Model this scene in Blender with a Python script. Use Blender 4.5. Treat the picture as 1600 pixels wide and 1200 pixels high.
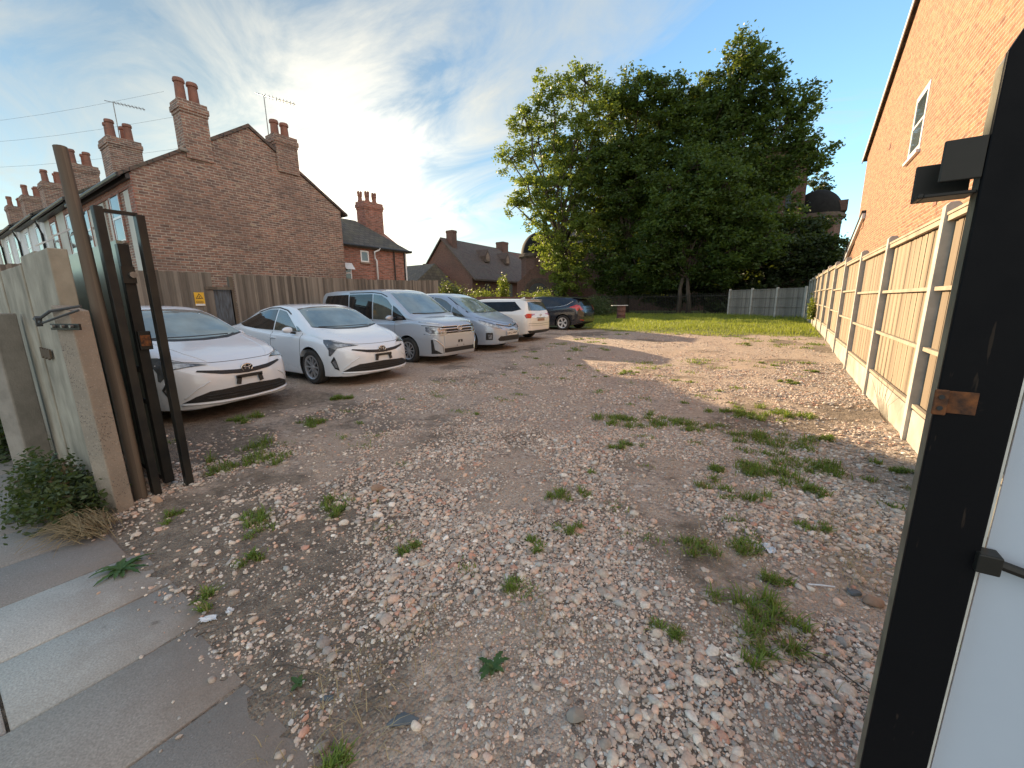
import bpy, bmesh, math, random
import numpy as np
from mathutils import Vector, Matrix
from mathutils.bvhtree import BVHTree
R = math.radians; PI = math.pi
random.seed(7); rng = np.random.default_rng(7)
for o in list(bpy.data.objects): bpy.data.objects.remove(o)
scene = bpy.context.scene; col = scene.collection

# ---------------------------------------------------------------- camera
YAW, PITCH, ROLL = R(33.8), math.atan((600 - 471.7) / 625.0), R(0.77)
cam = bpy.data.cameras.new('camera'); cam.sensor_width = 36; cam.lens = 625 / 1600 * 36
cam.clip_start = 0.05; cam.clip_end = 3000
camo = bpy.data.objects.new('camera', cam); col.objects.link(camo); scene.camera = camo
Rt = Vector((math.cos(YAW), math.sin(YAW), 0))
Fw = Vector((-math.sin(YAW) * math.cos(PITCH), math.cos(YAW) * math.cos(PITCH), -math.sin(PITCH)))
Up = Rt.cross(Fw)
R2 = Rt * math.cos(ROLL) - Up * math.sin(ROLL)
U2 = Rt * math.sin(ROLL) + Up * math.cos(ROLL)
M = Matrix((R2, U2, -Fw)).transposed().to_4x4(); M.translation = Vector((0, 0, 1.45))
camo.matrix_world = M

# ---------------------------------------------------------------- sun, sky, exposure
SUN_AZ, SUN_EL = -63.0, 14.2        # azimuth from +Y towards +X, elevation
sd = Vector((math.sin(R(SUN_AZ)) * math.cos(R(SUN_EL)), math.cos(R(SUN_AZ)) * math.cos(R(SUN_EL)), math.sin(R(SUN_EL))))
sun = bpy.data.lights.new('sun', 'SUN'); sun.energy = 3.7; sun.angle = R(0.6); sun.color = (1.0, 0.79, 0.54)
suno = bpy.data.objects.new('sun', sun); col.objects.link(suno)
suno.rotation_euler = (-sd).to_track_quat('-Z', 'Y').to_euler()
scene.view_settings.view_transform = 'Standard'; scene.view_settings.look = 'None'
scene.view_settings.exposure = 1.8; scene.view_settings.gamma = 1.0
scene.view_settings.use_white_balance = True; scene.view_settings.white_balance_temperature = 7000; scene.view_settings.white_balance_tint = 10
w = bpy.data.worlds.new('World'); scene.world = w; w.use_nodes = True
nt = w.node_tree; N = nt.nodes; L = nt.links; N.clear()
def wn(t, **k):
    n = N.new(t)
    for a, b in k.items(): setattr(n, a, b)
    return n
def wmath(op, a, b=None, c=None, clamp=False):
    n = wn('ShaderNodeMath', operation=op); n.use_clamp = clamp
    for i, v in enumerate((a, b, c)):
        if v is None: continue
        if isinstance(v, (int, float)): n.inputs[i].default_value = v
        else: L.new(v, n.inputs[i])
    return n.outputs[0]
sky = wn('ShaderNodeTexSky', sky_type='NISHITA'); sky.sun_disc = False
sky.sun_elevation = R(SUN_EL); sky.sun_rotation = R(SUN_AZ); sky.air_density = 1.0; sky.dust_density = 0.3; sky.ozone_density = 2.0
tc = wn('ShaderNodeTexCoord'); nrm = wn('ShaderNodeVectorMath', operation='NORMALIZE'); L.new(tc.outputs['Generated'], nrm.inputs[0])
sep = wn('ShaderNodeSeparateXYZ'); L.new(nrm.outputs[0], sep.inputs[0])
zz = wmath('ADD', wmath('MAXIMUM', sep.outputs[2], 0.0), 0.16)
cmb = wn('ShaderNodeCombineXYZ')
L.new(wmath('DIVIDE', sep.outputs[0], zz), cmb.inputs[0]); L.new(wmath('DIVIDE', sep.outputs[1], zz), cmb.inputs[1])
mp = wn('ShaderNodeMapping'); mp.inputs['Rotation'].default_value = (0, 0, R(20)); mp.inputs['Scale'].default_value = (0.62, 1.0, 1)
mp.inputs['Location'].default_value = (1.7, 0.55, 0)
L.new(cmb.outputs[0], mp.inputs[0])
n1 = wn('ShaderNodeTexNoise'); n1.inputs['Scale'].default_value = 1.9; n1.inputs['Detail'].default_value = 10; n1.inputs['Roughness'].default_value = 0.62; n1.inputs['Distortion'].default_value = 1.1
L.new(mp.outputs[0], n1.inputs['Vector'])
dt = wn('ShaderNodeVectorMath', operation='DOT_PRODUCT'); L.new(nrm.outputs[0], dt.inputs[0]); dt.inputs[1].default_value = sd
near = wmath('MULTIPLY_ADD', dt.outputs['Value'], 1.0, 0.0, True)             # 1 at the sun
dt2 = wn('ShaderNodeVectorMath', operation='DOT_PRODUCT'); L.new(nrm.outputs[0], dt2.inputs[0])
dt2.inputs[1].default_value = (math.sin(R(-54)) * math.cos(R(13)), math.cos(R(-54)) * math.cos(R(13)), math.sin(R(13)))
gl_ = wmath('MAXIMUM', dt2.outputs['Value'], 0.0)
cover = wmath('MULTIPLY', wmath('SUBTRACT', near, 0.55, None, True), 0.30)         # more cloud towards the sun
mask = wmath('MULTIPLY', wmath('ADD', wmath('SUBTRACT', n1.outputs[0], 0.505), cover), 2.9, None, True)
mask = wmath('MULTIPLY', mask, wmath('GREATER_THAN', sep.outputs[2], 0.0))
mask = wmath('ADD', wmath('MULTIPLY', mask, 0.85), wmath('MULTIPLY', wmath('POWER', gl_, 55.0), wmath('MULTIPLY', n1.outputs[0], 1.1)), None, True)
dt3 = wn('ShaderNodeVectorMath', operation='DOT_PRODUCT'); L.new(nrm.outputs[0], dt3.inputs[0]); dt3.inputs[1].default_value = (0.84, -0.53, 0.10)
fill_bank = wmath('MULTIPLY_ADD', dt3.outputs['Value'], 2.2, -0.15, True)             # unseen bright cloud bank behind the camera, added to lift the fill light
fill_bank = wmath('MULTIPLY', fill_bank, wmath('GREATER_THAN', sep.outputs[2], 0.0))
glow = wmath('POWER', gl_, 42.0)
glow2 = wmath('POWER', gl_, 9.0)
cl = wn('ShaderNodeMix', data_type='RGBA'); cl.inputs[6].default_value = (1.36, 1.42, 1.34, 1); cl.inputs[7].default_value = (4.6, 4.3, 3.7, 1)
L.new(wmath('MULTIPLY_ADD', glow2, 0.10, wmath('MULTIPLY', glow, 0.9), True), cl.inputs[0])
tint = wn('ShaderNodeMix', data_type='RGBA', blend_type='MULTIPLY'); tint.inputs[0].default_value = 1; tint.inputs[7].default_value = (0.66, 0.83, 0.88, 1)
tame = wmath('SUBTRACT', 1.0, wmath('MULTIPLY', wmath('POWER', near, 2.2), 0.80))
tm = wn('ShaderNodeVectorMath', operation='SCALE'); L.new(sky.outputs[0], tm.inputs[0]); L.new(tame, tm.inputs[3]); L.new(tm.outputs[0], tint.inputs[6])
mx = wn('ShaderNodeMix', data_type='RGBA'); L.new(mask, mx.inputs[0]); L.new(tint.outputs[2], mx.inputs[6]); L.new(cl.outputs[2], mx.inputs[7])
mx2 = wn('ShaderNodeMix', data_type='RGBA'); L.new(wmath('MULTIPLY', fill_bank, wmath('MULTIPLY_ADD', n1.outputs[0], 0.8, 0.45, True)), mx2.inputs[0]); L.new(mx.outputs[2], mx2.inputs[6]); mx2.inputs[7].default_value = (2.7, 2.7, 2.68, 1)
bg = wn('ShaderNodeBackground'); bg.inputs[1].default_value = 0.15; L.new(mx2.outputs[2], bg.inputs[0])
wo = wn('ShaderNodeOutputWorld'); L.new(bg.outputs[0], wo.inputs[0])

# ---------------------------------------------------------------- materials
class NT:
    def __init__(s, name):
        s.m = bpy.data.materials.new(name); s.m.use_nodes = True; s.t = s.m.node_tree; s.t.nodes.clear()
        s.out = s.n('ShaderNodeOutputMaterial'); s.b = s.n('ShaderNodeBsdfPrincipled'); s.l(s.b.outputs[0], s.out.inputs[0])
    def n(s, t, **k):
        x = s.t.nodes.new(t)
        for a, b in k.items(): setattr(x, a, b)
        return x
    def l(s, a, b): s.t.links.new(a, b)
    def set(s, node, inp, v):
        if isinstance(v, (int, float, tuple)): node.inputs[inp].default_value = v if not (isinstance(v, tuple) and len(v) == 3 and node.inputs[inp].type == 'RGBA') else (*v, 1)
        else: s.l(v, node.inputs[inp])
    def math(s, op, a, b=0.0, c=0.0, clamp=False):
        x = s.n('ShaderNodeMath', operation=op); x.use_clamp = clamp
        for i, v in enumerate((a, b, c)): s.set(x, i, v)
        return x.outputs[0]
    def mix(s, f, a, b, bt='MIX'):
        x = s.n('ShaderNodeMix', data_type='RGBA', blend_type=bt)
        s.set(x, 0, f); s.set(x, 6, a); s.set(x, 7, b); return x.outputs[2]
    def co(s, kind='Object'): return s.n('ShaderNodeTexCoord').outputs[kind]
    def map(s, v, scale=(1, 1, 1), rot=(0, 0, 0)):
        x = s.n('ShaderNodeMapping'); s.l(v, x.inputs[0]); x.inputs['Scale'].default_value = scale; x.inputs['Rotation'].default_value = rot; return x.outputs[0]
    def noise(s, v, scale, detail=4, rough=0.55, dist=0.0, out=0):
        x = s.n('ShaderNodeTexNoise'); s.l(v, x.inputs['Vector']); x.inputs['Scale'].default_value = scale
        x.inputs['Detail'].default_value = detail; x.inputs['Roughness'].default_value = rough; x.inputs['Distortion'].default_value = dist; return x.outputs[out]
    def ramp(s, f, *st):
        x = s.n('ShaderNodeValToRGB'); s.l(f, x.inputs[0]); e = x.color_ramp.elements
        while len(e) < len(st): e.new(0.5)
        for i, (p, c) in enumerate(st):
            e[i].position = p; e[i].color = (c, c, c, 1) if isinstance(c, (int, float)) else (*c, 1)
        return x.outputs[0]
    def bump(s, h, strength=0.3, dist=0.01):
        x = s.n('ShaderNodeBump'); s.l(h, x.inputs['Height']); x.inputs['Strength'].default_value = strength; x.inputs['Distance'].default_value = dist
        s.l(x.outputs[0], s.b.inputs['Normal'])
    def fin(s, color=None, rough=None, metal=0.0, **k):
        if color is not None: s.set(s.b, 'Base Color', color)
        if rough is not None: s.set(s.b, 'Roughness', rough)
        s.b.inputs['Metallic'].default_value = metal
        for a, b in k.items(): s.set(s.b, a.replace('_', ' '), b)
        return s.m
def mottled(name, c1, c2, scale=4, rough=0.7, metal=0.0, bump=0.2, bdist=0.004, bscale=None, detail=6, mid=(0.35, 0.65), coord='Object', stretch=(1, 1, 1), **k):
    t = NT(name); v = t.map(t.co(coord), stretch); f = t.ramp(t.noise(v, scale, detail), (mid[0], 0.0), (mid[1], 1.0))
    c = t.mix(f, c1, c2)
    if bump: t.bump(t.noise(v, bscale or scale * 6, 5, 0.6), bump, bdist)
    return t.fin(c, rough, metal, **k)
def brick(name, c1, c2, mortar, c3=None, bw=0.225, rh=0.075, ms=0.009, weather=(0.25, 0.19, 0.14), wamt=0.35, rough=0.9):
    t = NT(name); uv = t.co('UV')
    b = t.n('ShaderNodeTexBrick'); t.l(uv, b.inputs['Vector']); b.inputs['Scale'].default_value = 1
    b.inputs['Brick Width'].default_value = bw; b.inputs['Row Height'].default_value = rh; b.inputs['Mortar Size'].default_value = ms
    b.inputs['Mortar Smooth'].default_value = 0.3; b.inputs['Bias'].default_value = 0.0
    b.inputs['Color1'].default_value = (*c1, 1); b.inputs['Color2'].default_value = (*c2, 1); b.inputs['Mortar'].default_value = (*mortar, 1)
    v2 = t.map(uv, (4.4, 13.3, 1))
    s_ = t.ramp(t.noise(v2, 1.0, 2), (0.3, 0.72), (0.55, 1.4))
    c = t.mix(0.9, b.outputs['Color'], s_, 'MULTIPLY')
    if c3: c = t.mix(t.ramp(t.noise(v2, 0.8, 3), (0.60, 0.0), (0.68, 0.75)), c, c3)
    c = t.mix(t.math('MULTIPLY', t.ramp(t.noise(uv, 0.55, 6, 0.62, 0.6), (0.42, 0.0), (0.72, 1.0)), wamt), c, weather)
    h = t.math('ADD', t.math('MULTIPLY', b.outputs['Fac'], -1.0), t.math('MULTIPLY', t.noise(uv, 40, 4), 0.5))
    t.bump(h, 0.9, 0.012)
    return t.fin(c, rough)
def paint(name, c, metal=0.0, rough=0.22, dirt=0.09, dirtc=(0.30, 0.26, 0.21)):
    t = NT(name); v = t.co('Object')
    sp = t.n('ShaderNodeSeparateXYZ'); t.l(v, sp.inputs[0])
    low = t.ramp(t.math('ADD', sp.outputs[2], t.math('MULTIPLY', t.noise(v, 3, 5), 0.3)), (0.25, 1.0), (0.75, 0.0))
    f = t.math('MULTIPLY', t.math('ADD', t.math('MULTIPLY', low, 0.8), t.math('MULTIPLY', t.noise(v, 9, 6, 0.7), 0.35)), dirt)
    cc = t.mix(f, c, dirtc)
    return t.fin(cc, t.math('MULTIPLY_ADD', f, 0.9, rough), metal, Coat_Weight=0.8, Coat_Roughness=0.06)
def leafmat(name, c1, c2, trans=0.35, c0=None):
    t = NT(name); a = t.n('ShaderNodeAttribute', attribute_name='tone')
    g = t.math('ADD', a.outputs['Fac'], 0.0)
    c = t.mix(g, c1, c2)
    if c0: c = t.mix(t.ramp(a.outputs['Fac'], (0.10, 1.0), (0.24, 0.0)), c, c0)
    t.fin(c, 0.5); t.b.inputs['Specular IOR Level'].default_value = 0.3
    tr = t.n('ShaderNodeBsdfTranslucent'); t.l(t.mix(0.5, c, (0.30, 0.36, 0.03), 'MIX'), tr.inputs[0])
    m = t.n('ShaderNodeMixShader'); m.inputs[0].default_value = trans; t.l(t.b.outputs[0], m.inputs[1]); t.l(tr.outputs[0], m.inputs[2]); t.l(m.outputs[0], t.out.inputs[0])
    return t.m
def planks(name, c1, c2, pitch=0.12, rough=0.85, vertical=True, stain=(0.08, 0.07, 0.06), samt=0.4):
    t = NT(name); uv = t.co('UV'); sp = t.n('ShaderNodeSeparateXYZ'); t.l(uv, sp.inputs[0])
    idx = t.math('FLOOR', t.math('DIVIDE', sp.outputs[0], pitch))
    wn_ = t.n('ShaderNodeTexWhiteNoise', noise_dimensions='1D'); t.l(idx, wn_.inputs['W'])
    g = t.noise(t.map(uv, (30, 1.2, 1)), 1.5, 5, 0.6, 0.4)
    f = t.math('ADD', t.math('MULTIPLY', wn_.outputs[0], 0.7), t.math('MULTIPLY', g, 0.5))
    c = t.mix(t.ramp(f, (0.2, 0.0), (0.95, 1.0)), c1, c2)
    c = t.mix(t.math('MULTIPLY', t.ramp(t.noise(t.map(uv, (2.5, 0.8, 1)), 1.6, 5), (0.5, 0.0), (0.75, 1.0)), samt), c, stain)
    t.bump(g, 0.4, 0.006)
    return t.fin(c, rough)

M_ = {}
M_['old_brick'] = brick('old_brick', (0.27, 0.14, 0.098), (0.13, 0.08, 0.066), (0.33, 0.285, 0.235), (0.48, 0.38, 0.27), weather=(0.13, 0.09, 0.075), wamt=0.6, ms=0.011)
M_['red_brick'] = brick('red_brick', (0.30, 0.115, 0.08), (0.20, 0.085, 0.062), (0.26, 0.21, 0.18), wamt=0.45, weather=(.12,.08,.065))
M_['new_brick'] = brick('new_brick', (0.33, 0.14, 0.07), (0.16, 0.068, 0.04), (0.30, 0.215, 0.15), (0.37, 0.20, 0.115), weather=(0.31, 0.175, 0.105), wamt=0.35, ms=0.011)
M_['dark_brick'] = brick('dark_brick', (0.15, 0.065, 0.048), (0.105, 0.05, 0.038), (0.12, 0.095, 0.08), wamt=0.5, weather=(0.06, 0.045, 0.04))
M_['stone_trim'] = mottled('stone_trim', (0.30, 0.22, 0.17), (0.20, 0.15, 0.12), 3, 0.9)
M_['church_trim'] = mottled('soot_stained_stone', (0.13, 0.09, 0.07), (0.075, 0.055, 0.045), 3, 0.9)
M_['render'] = mottled('painted_render', (0.52, 0.52, 0.47), (0.42, 0.42, 0.38), 1.2, 0.85, bump=0.15)
M_['white_render'] = mottled('white_render', (0.66, 0.68, 0.68), (0.55, 0.56, 0.56), 1.0, 0.85)
def tiles(name, c1, c2, moss):
    t = NT(name); uv = t.co('UV'); b = t.n('ShaderNodeTexBrick'); t.l(uv, b.inputs['Vector']); b.inputs['Scale'].default_value = 1
    b.inputs['Brick Width'].default_value = 0.27; b.inputs['Row Height'].default_value = 0.2; b.inputs['Mortar Size'].default_value = 0.012
    b.inputs['Color1'].default_value = (*c1, 1); b.inputs['Color2'].default_value = (*c2, 1); b.inputs['Mortar'].default_value = (0.03, 0.03, 0.03, 1)
    c = t.mix(t.math('MULTIPLY', t.ramp(t.noise(uv, 1.3, 6, 0.65), (0.45, 0.0), (0.75, 1.0)), 0.6), b.outputs['Color'], moss)
    t.bump(t.math('ADD', t.math('MULTIPLY', b.outputs['Fac'], -1), t.math('MULTIPLY', t.noise(uv, 14, 4), 0.6)), 0.7, 0.02)
    return t.fin(c, 0.8)
M_['slate'] = tiles('roof_slate', (0.105, 0.095, 0.082), (0.07, 0.064, 0.056), (0.15, 0.135, 0.08))
M_['brown_tile'] = tiles('brown_tile', (0.13, 0.085, 0.068), (0.095, 0.065, 0.053), (0.12, 0.11, 0.08))
M_['terracotta'] = mottled('terracotta', (0.25, 0.11, 0.075), (0.17, 0.08, 0.06), 5, 0.8)
M_['upvc'] = mottled('white_upvc', (0.72, 0.73, 0.74), (0.62, 0.63, 0.64), 3, 0.35, bump=0)
M_['glass'] = mottled('window_glass', (0.045, 0.06, 0.07), (0.09, 0.11, 0.12), 0.9, 0.04, bump=0, Specular_IOR_Level=0.8)
M_['concrete'] = mottled('concrete', (0.29, 0.26, 0.225), (0.19, 0.17, 0.145), 5, 0.92, bump=0.5, bdist=0.006, bscale=60)
M_['panel_concrete'] = mottled('stained_panel_concrete', (0.37, 0.335, 0.27), (0.20, 0.18, 0.14), 3.0, 0.92, bump=0.5, bdist=0.006, bscale=40, stretch=(1.1, 1.1, 0.9), detail=9)
def pitted():
    t = NT('pitted_concrete'); v = t.co('Object')
    c = t.mix(t.ramp(t.noise(v, 4, 6), (0.35, 0.0), (0.7, 1.0)), (0.31, 0.255, 0.20), (0.21, 0.18, 0.145))
    vo = t.n('ShaderNodeTexVoronoi', feature='F1'); t.l(v, vo.inputs[0]); vo.inputs['Scale'].default_value = 75
    holes = t.math('MULTIPLY', t.ramp(vo.outputs[0], (0.16, 1.0), (0.3, 0.0)), t.ramp(t.noise(v, 5, 3), (0.48, 0.0), (0.58, 1.0)))
    c = t.mix(holes, c, (0.07, 0.06, 0.055))
    c = t.mix(t.ramp(t.noise(v, 120, 2), (0.6, 0.0), (0.75, 0.5)), c, (0.5, 0.46, 0.4))
    t.bump(t.math('SUBTRACT', t.noise(v, 60, 4), t.math('MULTIPLY', holes, 2.0)), 0.7, 0.006)
    return t.fin(c, 0.93)
M_['pitted'] = pitted()
M_['old_timber'] = planks('old_timber', (0.085, 0.065, 0.048), (0.17, 0.135, 0.10), 0.2)
M_['grey_timber'] = planks('weathered_fence_timber', (0.075, 0.06, 0.047), (0.27, 0.225, 0.18), 0.07)
M_['far_timber'] = planks('silver_grey_fence_timber', (0.17, 0.15, 0.125), (0.28, 0.25, 0.21), 0.1, samt=0.3)
M_['tan_timber'] = planks('tan_fence_timber', (0.17, 0.125, 0.082), (0.34, 0.265, 0.18), 0.117, samt=0.7, stain=(0.20, 0.145, 0.10))
M_['batten'] = planks('batten_timber', (0.07, 0.045, 0.028), (0.11, 0.075, 0.045), 0.1)
M_['rail_timber'] = mottled('rail_timber', (0.38, 0.32, 0.235), (0.27, 0.22, 0.16), 4, 0.85)
M_['fence_concrete'] = mottled('fence_concrete', (0.50, 0.46, 0.40), (0.36, 0.33, 0.285), 5, 0.92, bump=0.4, bscale=50)
M_['gravel_board'] = mottled('gravel_board', (0.45, 0.42, 0.35), (0.29, 0.26, 0.21), 2.5, 0.92, bump=0.3, bscale=40)
M_['black_steel'] = mottled('black_painted_steel', (0.009, 0.009, 0.009), (0.026, 0.023, 0.018), 5, 0.45, bump=0.12, bdist=0.002, bscale=50, detail=8, Specular_IOR_Level=0.3)
def postsheet():
    t = NT('chipped_black_paint'); v = t.co('Object')
    f = t.math('MAXIMUM', t.ramp(t.noise(t.map(v, (1, 1, 1)), 7, 8, 0.6), (0.70, 0.0), (0.76, 1.0)), t.math('MULTIPLY', t.ramp(t.noise(t.map(v, (60, 60, 9), (0.3, 0.2, 0)), 1.0, 3, 0.5), (0.69, 0.0), (0.72, 1.0)), 0.55))
    c = t.mix(f, (0.006, 0.006, 0.007), (0.05, 0.035, 0.025)); t.b.inputs['Specular IOR Level'].default_value = 0.10
    t.bump(t.noise(v, 40, 5), 0.15, 0.002)
    return t.fin(c, t.ramp(t.noise(v, 12, 5), (0.3, 0.45), (0.7, 0.65)))
M_['gate_post_paint'] = postsheet()
M_['edge_galv'] = mottled('grimy_steel_edge', (0.27, 0.245, 0.18), (0.13, 0.12, 0.09), 9, 0.5, 0.35, bump=0.3, bscale=60)
M_['green_sheet'] = mottled('dark_green_sheet', (0.20, 0.225, 0.185), (0.28, 0.295, 0.24), 2.5, 0.38, 0.2, bump=0.15, bscale=8, bdist=0.004)
M_['drum'] = mottled('rusty_drum_paint', (0.17, 0.075, 0.055), (0.10, 0.05, 0.04), 6, 0.8)
M_['rust'] = mottled('rust', (0.22, 0.075, 0.022), (0.035, 0.018, 0.012), 38, 0.9, bump=0.6, bscale=120, bdist=0.002)
M_['galv'] = mottled('dull_steel', (0.30, 0.29, 0.27), (0.18, 0.17, 0.16), 15, 0.45, 0.7, bump=0.1)
M_['white_sheet'] = mottled('pale_sheet', (0.48, 0.53, 0.60), (0.44, 0.49, 0.56), 1.5, 0.5, bump=0.08, bscale=300, bdist=0.001)
M_['white_edge'] = mottled('white_sheet_edge', (0.75, 0.76, 0.72), (0.6, 0.6, 0.55), 20, 0.5)
M_['bark'] = mottled('bark', (0.10, 0.078, 0.058), (0.055, 0.043, 0.033), 8, 0.95, bump=0.8, bdist=0.03, bscale=14, stretch=(1, 1, 0.25))
M_['tree_leaf'] = leafmat('tree_leaf', (0.020, 0.042, 0.010), (0.075, 0.125, 0.026))
M_['light_leaf'] = leafmat('light_tree_leaf', (0.07, 0.115, 0.024), (0.21, 0.265, 0.055), 0.45)
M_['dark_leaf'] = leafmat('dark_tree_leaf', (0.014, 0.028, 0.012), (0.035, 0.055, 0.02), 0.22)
M_['shrub_leaf'] = leafmat('shrub_leaf', (0.07, 0.11, 0.02), (0.18, 0.21, 0.04), 0.4)
M_['bramble_leaf'] = leafmat('bramble_leaf', (0.022, 0.045, 0.018), (0.075, 0.10, 0.04), 0.25, (0.10, 0.06, 0.035))
M_['grass'] = leafmat('grass_blade', (0.08, 0.17, 0.028), (0.24, 0.33, 0.07), 0.4, (0.26, 0.21, 0.10))
M_['lush_grass'] = leafmat('lawn_blade', (0.16, 0.22, 0.03), (0.36, 0.39, 0.08), 0.5, (0.25, 0.22, 0.09))
M_['weed'] = leafmat('weed_leaf', (0.04, 0.10, 0.03), (0.09, 0.16, 0.055), 0.25)
M_['straw'] = leafmat('dry_straw', (0.30, 0.22, 0.12), (0.48, 0.38, 0.22), 0.2)
M_['tyre'] = mottled('tyre_rubber', (0.02, 0.02, 0.02), (0.045, 0.042, 0.038), 8, 0.85)
M_['alloy'] = mottled('alloy_wheel', (0.50, 0.51, 0.53), (0.42, 0.43, 0.45), 8, 0.35, 0.6, bump=0)
M_['bright_alloy'] = mottled('bright_alloy_wheel', (0.68, 0.68, 0.67), (0.6, 0.6, 0.6), 8, 0.3, 0.3, bump=0)
M_['chrome'] = mottled('chrome', (0.75, 0.74, 0.72), (0.68, 0.68, 0.67), 5, 0.1, 1.0, bump=0)
M_['trim'] = mottled('black_trim', (0.012, 0.012, 0.013), (0.03, 0.03, 0.03), 10, 0.45, bump=0)
M_['grille'] = mottled('grille_mesh', (0.008, 0.008, 0.009), (0.022, 0.022, 0.022), 60, 0.6, bump=0.5, bscale=150)
def carglass(name, base, spec=1.0):
    t = NT(name); v = t.co('Object')
    c = t.mix(t.ramp(t.noise(v, 2.2, 4), (0.35, 0.0), (0.7, 1.0)), base, tuple(min(1, q * 1.7 + 0.01) for q in base))
    return t.fin(c, 0.05, 0.0, Specular_IOR_Level=spec, Coat_Weight=0.6, Coat_Roughness=0.02)
M_['windscreen'] = carglass('windscreen_glass', (0.12, 0.165, 0.17))
M_['side_glass'] = carglass('side_glass', (0.05, 0.055, 0.045))
M_['tinted'] = carglass('tinted_glass', (0.008, 0.008, 0.009), 0.35)
M_['lamp_clear'] = mottled('headlamp_lens', (0.42, 0.45, 0.48), (0.10, 0.11, 0.13), 14, 0.08, 0.4, bump=0.3, bscale=30, Coat_Weight=1.0)
M_['lamp_dark'] = mottled('smoked_lamp', (0.05, 0.055, 0.06), (0.14, 0.15, 0.16), 12, 0.08, 0.3, bump=0, Coat_Weight=1.0)
M_['lamp_red'] = mottled('red_lamp', (0.55, 0.02, 0.02), (0.35, 0.012, 0.012), 12, 0.12, bump=0, Coat_Weight=1.0)
M_['paint_white'] = paint('pearl_white_paint', (0.72, 0.77, 0.82))
M_['paint_silver'] = paint('silver_paint', (0.44, 0.48, 0.53), 0.3, 0.3)
M_['paint_silverblue'] = paint('blue_silver_paint', (0.35, 0.42, 0.51), 0.3, 0.3)
M_['paint_cream'] = paint('warm_white_paint', (0.72, 0.71, 0.68))
M_['paint_black'] = paint('black_paint', (0.012, 0.014, 0.022), 0.1, 0.2)
M_['plate_white'] = mottled('plate_white', (0.72, 0.72, 0.70), (0.66, 0.66, 0.64), 5, 0.4, bump=0)
M_['ink'] = mottled('black_ink', (0.015, 0.015, 0.015), (0.02, 0.02, 0.02), 5, 0.5, bump=0)
M_['sign_yellow'] = mottled('sign_yellow', (0.75, 0.42, 0.03), (0.66, 0.36, 0.03), 5, 0.5, bump=0)
M_['litter'] = mottled('white_litter', (0.72, 0.74, 0.76), (0.5, 0.52, 0.54), 30, 0.7)
M_['slate_stone'] = mottled('slate_stone', (0.075, 0.09, 0.10), (0.12, 0.135, 0.145), 12, 0.75, bump=0.3)
M_['brown_stone'] = mottled('brown_stone', (0.36, 0.22, 0.14), (0.24, 0.15, 0.10), 20, 0.85, bump=0.3, bscale=60)
M_['blue_sheet'] = mottled('faded_blue_sheet', (0.11, 0.13, 0.15), (0.05, 0.05, 0.05), 6, 0.7, stretch=(5, 5, 0.6))
M_['cardboard'] = mottled('peach_stone', (0.55, 0.38, 0.26), (0.42, 0.28, 0.2), 20, 0.9)
M_['wire'] = mottled('cable_black', (0.05, 0.05, 0.05), (0.07, 0.07, 0.07), 5, 0.7, bump=0)
def att_mat(name, attr='tone', rough=0.85, bscale=160, bs=0.4, bd=0.003):
    t = NT(name); a = t.n('ShaderNodeAttribute', attribute_name=attr); v = t.co('Object')
    c = t.mix(0.6, a.outputs['Color'], t.ramp(t.noise(v, 90, 4), (0.3, 0.65), (0.7, 1.2)), 'MULTIPLY')
    t.bump(t.noise(v, bscale, 3), bs, bd); return t.fin(c, rough)
M_['stone'] = att_mat('gravel_stone', 'tone', 0.85)
M_['slab'] = att_mat('paving_slab', 'tone', 0.9, 220, 0.5, 0.003)

# ---------------------------------------------------------------- mesh helpers
def tag(o, label=None, cat=None, group=None, kind=None):
    if label: o['label'] = label
    if cat: o['category'] = cat
    if group: o['group'] = group
    if kind: o['kind'] = kind
    return o
def empty(name, loc=(0, 0, 0), rz=0.0):
    o = bpy.data.objects.new(name, None); col.objects.link(o); o.location = loc; o.rotation_euler = (0, 0, rz); o.empty_display_size = 0.2
    return o
def link(name, me, mat, parent=None, smooth=False, sharp=None):
    o = bpy.data.objects.new(name, me); col.objects.link(o)
    for m in (mat if isinstance(mat, (list, tuple)) else [mat]):
        me.materials.append(M_[m] if isinstance(m, str) else m)
    if smooth:
        me.polygons.foreach_set('use_smooth', np.ones(len(me.polygons), dtype=bool))
        if sharp: me.set_sharp_from_angle(angle=R(sharp))
    if parent is not None: o.parent = parent
    return o
def box_uv(me):
    n = len(me.loops)
    if n == 0: return
    uv = me.uv_layers.new(name='UVMap') if not me.uv_layers else me.uv_layers[0]
    co = np.empty(len(me.vertices) * 3, dtype=np.float32); me.vertices.foreach_get('co', co); co = co.reshape(-1, 3)
    vi = np.empty(n, dtype=np.int32); me.loops.foreach_get('vertex_index', vi)
    pn = np.empty(len(me.polygons) * 3, dtype=np.float32); me.polygons.foreach_get('normal', pn); pn = pn.reshape(-1, 3)
    lt = np.empty(len(me.polygons), dtype=np.int32); me.polygons.foreach_get('loop_total', lt)
    ln = np.repeat(pn, lt, axis=0); c = co[vi]; out = np.zeros((n, 2), dtype=np.float32)
    ax = np.argmax(np.abs(ln) * np.array([1, 1, 0.6]), axis=1)
    a = ax == 0; out[a, 0] = c[a, 1]; out[a, 1] = c[a, 2] / np.maximum(np.sqrt(np.clip(1 - ln[a, 2] ** 2, .05, 1)), .3)
    a = ax == 1; out[a, 0] = c[a, 0]; out[a, 1] = c[a, 2] / np.maximum(np.sqrt(np.clip(1 - ln[a, 2] ** 2, .05, 1)), .3)
    a = ax == 2; out[a, 0] = c[a, 0]; out[a, 1] = c[a, 1]
    uv.data.foreach_set('uv', out.ravel())
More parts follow.
